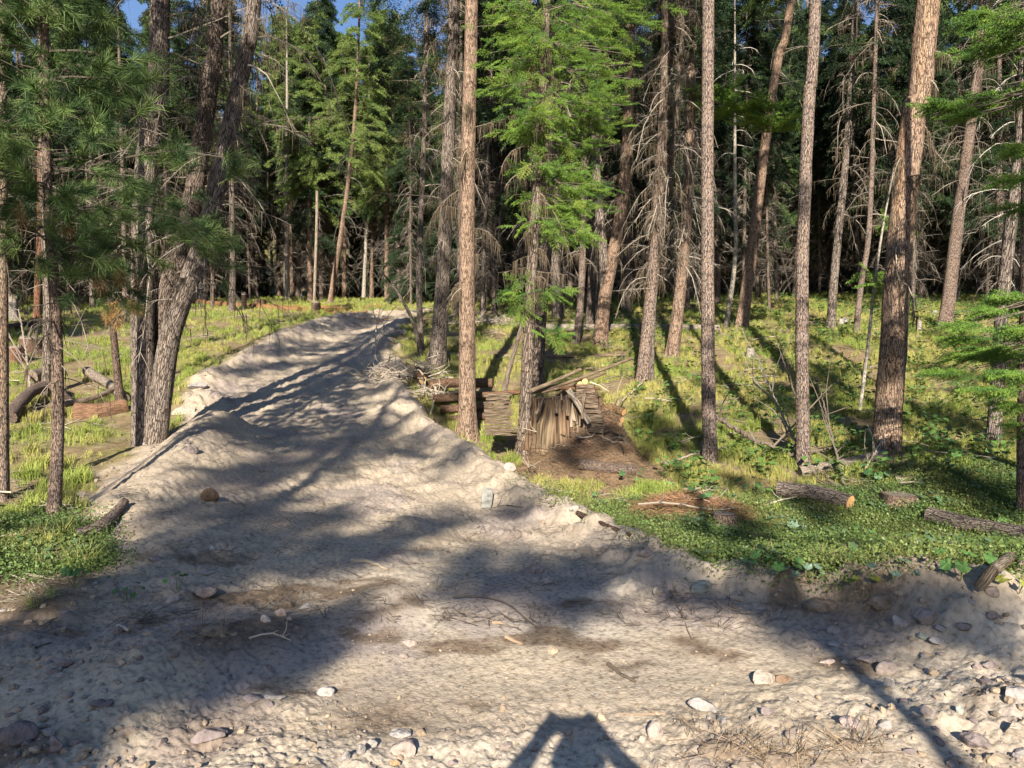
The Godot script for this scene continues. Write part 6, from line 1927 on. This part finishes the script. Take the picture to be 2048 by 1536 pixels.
# ------------------------------------------------------------------ the viewer, whose shadow lies at the bottom of the picture
# joints with radii, joined smoothly and meshed as surface nets
func net(bones: Array, cell: float, k: float, paint: Callable) -> ArrayMesh:
	var lo := Vector3.ONE * 1e9
	var hi := -lo
	for b in bones:
		for e in [[b[0], b[2]], [b[1], b[3]]]:
			lo = lo.min(e[0] - Vector3.ONE * (e[1] + 3.0 * cell))
			hi = hi.max(e[0] + Vector3.ONE * (e[1] + 3.0 * cell))
	var n := Vector3i(((hi - lo) / cell).ceil()) + Vector3i.ONE
	var f := PackedFloat32Array()
	f.resize(n.x * n.y * n.z)
	f.fill(1.0)
	for b in bones:
		var a: Vector3 = b[0]
		var e: Vector3 = b[1]
		var ra: float = b[2]
		var re: float = b[3]
		var m := maxf(ra, re) + 3.0 * cell + k
		var p0 := Vector3i(((a.min(e) - Vector3.ONE * m - lo) / cell).floor()).clamp(Vector3i.ZERO, n - Vector3i.ONE)
		var p1 := Vector3i(((a.max(e) + Vector3.ONE * m - lo) / cell).ceil()).clamp(Vector3i.ZERO, n - Vector3i.ONE)
		var ab := e - a
		var l2 := maxf(ab.length_squared(), 1e-9)
		for z in range(p0.z, p1.z + 1):
			for y in range(p0.y, p1.y + 1):
				var row := (z * n.y + y) * n.x
				for x in range(p0.x, p1.x + 1):
					var p := lo + Vector3(x, y, z) * cell
					var t := clampf((p - a).dot(ab) / l2, 0.0, 1.0)
					var d := p.distance_to(a + ab * t) - lerpf(ra, re, t)
					var o := f[row + x]
					var h := clampf(0.5 + 0.5 * (o - d) / k, 0.0, 1.0)
					f[row + x] = lerpf(o, d, h) - k * h * (1.0 - h)
	var ids := {}
	var v := PackedVector3Array()
	var st := SurfaceTool.new()
	var offs := [0, 1, n.x, n.x + 1, n.x * n.y, n.x * n.y + 1, n.x * n.y + n.x, n.x * n.y + n.x + 1]
	for z in n.z - 1:
		for y in n.y - 1:
			for x in n.x - 1:
				var i := (z * n.y + y) * n.x + x
				var first := f[i] < 0.0
				var mixed := false
				for q in 8:
					if (f[i + offs[q]] < 0.0) != first:
						mixed = true
						break
				if not mixed:
					continue
				var sum := Vector3.ZERO
				var cnt := 0
				for q in 8:
					for w in [1, 2, 4]:
						if q & w: continue
						var fa := f[i + offs[q]]
						var fb := f[i + offs[q | w]]
						if (fa < 0.0) != (fb < 0.0):
							var t := fa / (fa - fb)
							var pa := Vector3(q & 1, (q >> 1) & 1, (q >> 2) & 1)
							var pb := Vector3((q | w) & 1, ((q | w) >> 1) & 1, ((q | w) >> 2) & 1)
							sum += pa.lerp(pb, t)
							cnt += 1
				ids[i] = v.size()
				v.append(lo + (Vector3(x, y, z) + sum / cnt) * cell)
	var idx := PackedInt32Array()
	var step := [1, n.x, n.x * n.y]
	for i in ids:
		for ax in 3:
			var a2: int = step[(ax + 1) % 3]
			var a3: int = step[(ax + 2) % 3]
			var fa := f[i]
			var fb := f[i + step[ax]]
			if (fa < 0.0) == (fb < 0.0): continue
			if not (ids.has(i - a2) and ids.has(i - a3) and ids.has(i - a2 - a3)): continue
			var q0: int = ids[i]
			var q1: int = ids[i - a2]
			var q2: int = ids[i - a2 - a3]
			var q3: int = ids[i - a3]
			if fa < 0.0:
				idx.append_array(PackedInt32Array([q0, q2, q1, q0, q3, q2]))
			else:
				idx.append_array(PackedInt32Array([q0, q1, q2, q0, q2, q3]))
	st.begin(Mesh.PRIMITIVE_TRIANGLES)
	for p in v:
		st.set_color(paint.call(p))
		st.set_smooth_group(0)
		st.add_vertex(p)
	for q in idx:
		st.add_index(q)
	st.generate_normals()
	return st.commit()

func viewer() -> void:
	var foot := Vector3(0.0, 0.0, 0.36)
	foot.y = height(foot.x, foot.z)
	var t := thing("person", "person taking the picture with both arms raised, seen only as a shadow on the dirt", "person", foot)
	var B := []
	var V := func(x: float, y: float, z: float) -> Vector3: return Vector3(x, y, z)
	B.append([V.call(0, 0.95, 0.0), V.call(0, 1.12, 0.0), 0.135, 0.125])
	B.append([V.call(0, 1.12, 0.0), V.call(0, 1.34, 0.0), 0.125, 0.13])
	B.append([V.call(-0.075, 1.32, 0.0), V.call(0.075, 1.32, 0.0), 0.095, 0.095])
	B.append([V.call(0, 1.36, 0.0), V.call(0, 1.48, -0.02), 0.062, 0.055])
	B.append([V.call(0, 1.53, -0.03), V.call(0, 1.60, -0.01), 0.072, 0.092])
	B.append([V.call(0, 1.535, -0.115), V.call(0, 1.555, -0.105), 0.010, 0.012])
	for s in [-1.0, 1.0]:
		B.append([V.call(s * 0.085, 1.56, -0.01), V.call(s * 0.092, 1.59, 0.0), 0.014, 0.016])
		B.append([V.call(s * 0.08, 0.93, 0.0), V.call(s * 0.11, 0.50, -0.01), 0.10, 0.062])
		B.append([V.call(s * 0.11, 0.50, -0.01), V.call(s * 0.12, 0.09, 0.02), 0.062, 0.045])
		B.append([V.call(s * 0.12, 0.05, 0.05), V.call(s * 0.135, 0.035, -0.16), 0.045, 0.034])
		B.append([V.call(s * 0.15, 1.36, 0.0), V.call(s * 0.225, 1.43, -0.17), 0.054, 0.042])
		B.append([V.call(s * 0.225, 1.43, -0.17), V.call(s * 0.105, 1.53, -0.31), 0.044, 0.030])
		B.append([V.call(s * 0.105, 1.53, -0.31), V.call(s * 0.085, 1.56, -0.325), 0.028, 0.026])
		for q in 4:
			var yy := 1.588 - q * 0.017
			B.append([V.call(s * 0.085, yy, -0.325), V.call(s * 0.072, yy + 0.004, -0.350), 0.010, 0.009])
		B.append([V.call(s * 0.095, 1.545, -0.315), V.call(s * 0.06, 1.535, -0.318), 0.011, 0.009])
	var paint := func(p: Vector3) -> Color:
		if p.y > 1.62 or (p.y > 1.5 and p.z > 0.02): return Color(0.05, 0.035, 0.025)
		if p.y > 1.44 and absf(p.x) < 0.2: return Color(0.45, 0.29, 0.22)
		if p.y > 1.47: return Color(0.45, 0.29, 0.22)
		if p.y > 0.93: return Color(0.06, 0.09, 0.14)
		if p.y > 0.08: return Color(0.05, 0.055, 0.07)
		return Color(0.12, 0.085, 0.06)
	part("body", net(B, 0.016, 0.03, paint), M.cloth, t)
	var ph := thing("phone", "phone held up in both hands by the person taking the picture", "phone", EYE + Vector3(0, 0.0, 0.03))
	var bx := BoxMesh.new()
	bx.size = Vector3(0.15, 0.072, 0.008)
	part("body", bx, rock_mat(Color(0.03, 0.03, 0.035)), ph)

# ------------------------------------------------------------------
func _ready() -> void:
	var cam := Camera3D.new()
	cam.name = "camera"
	cam.fov = rad_to_deg(2.0 * atan(768.0 / 1420.0))
	cam.near = 0.05
	cam.far = 900.0
	cam.position = EYE
	cam.rotation_degrees = Vector3(-PITCH, 0, 0)
	add_child(cam)
	cam.make_current()
	var env := Environment.new()
	env.background_mode = Environment.BG_SKY
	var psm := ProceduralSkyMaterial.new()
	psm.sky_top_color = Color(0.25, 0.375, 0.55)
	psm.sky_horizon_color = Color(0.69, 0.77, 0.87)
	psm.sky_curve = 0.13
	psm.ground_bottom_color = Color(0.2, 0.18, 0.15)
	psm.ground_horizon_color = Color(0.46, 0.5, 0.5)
	psm.sun_angle_max = 45.0  # glow spread wide round the sun, added as warm fill for the shade
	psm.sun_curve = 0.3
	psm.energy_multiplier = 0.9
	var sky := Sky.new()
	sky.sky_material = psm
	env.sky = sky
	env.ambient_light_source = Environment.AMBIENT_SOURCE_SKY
	env.tonemap_mode = Environment.TONE_MAPPER_LINEAR
	env.tonemap_exposure = EXPOSURE
	env.sdfgi_enabled = true
	env.ssao_enabled = true
	env.ssil_enabled = true
	var we := WorldEnvironment.new()
	we.name = "environment"
	we.environment = env
	add_child(we)
	var el := deg_to_rad(SUN_EL)
	var az := deg_to_rad(SUN_AZ)
	to_sun = Vector3(-sin(az) * cos(el), sin(el), cos(az) * cos(el))
	var sun := DirectionalLight3D.new()
	sun.name = "sun"
	sun.light_energy = 1.6
	sun.light_color = Color(1.0, 0.955, 0.88)
	sun.light_angular_distance = 0.5
	sun.shadow_enabled = true
	add_child(sun)
	sun.look_at_from_position(to_sun * 60.0, Vector3.ZERO)

	rng.seed = 1
	make_tables()
	make_noises()
	make_materials()
	make_stamps()
	make_ground()
	main_trees()
	forest()
	shade_trees()
	plank_ramp()
	wood_things()
	stones()
	plants()
	floor_cover()
	twigs_down()
	gravel()
	viewer()
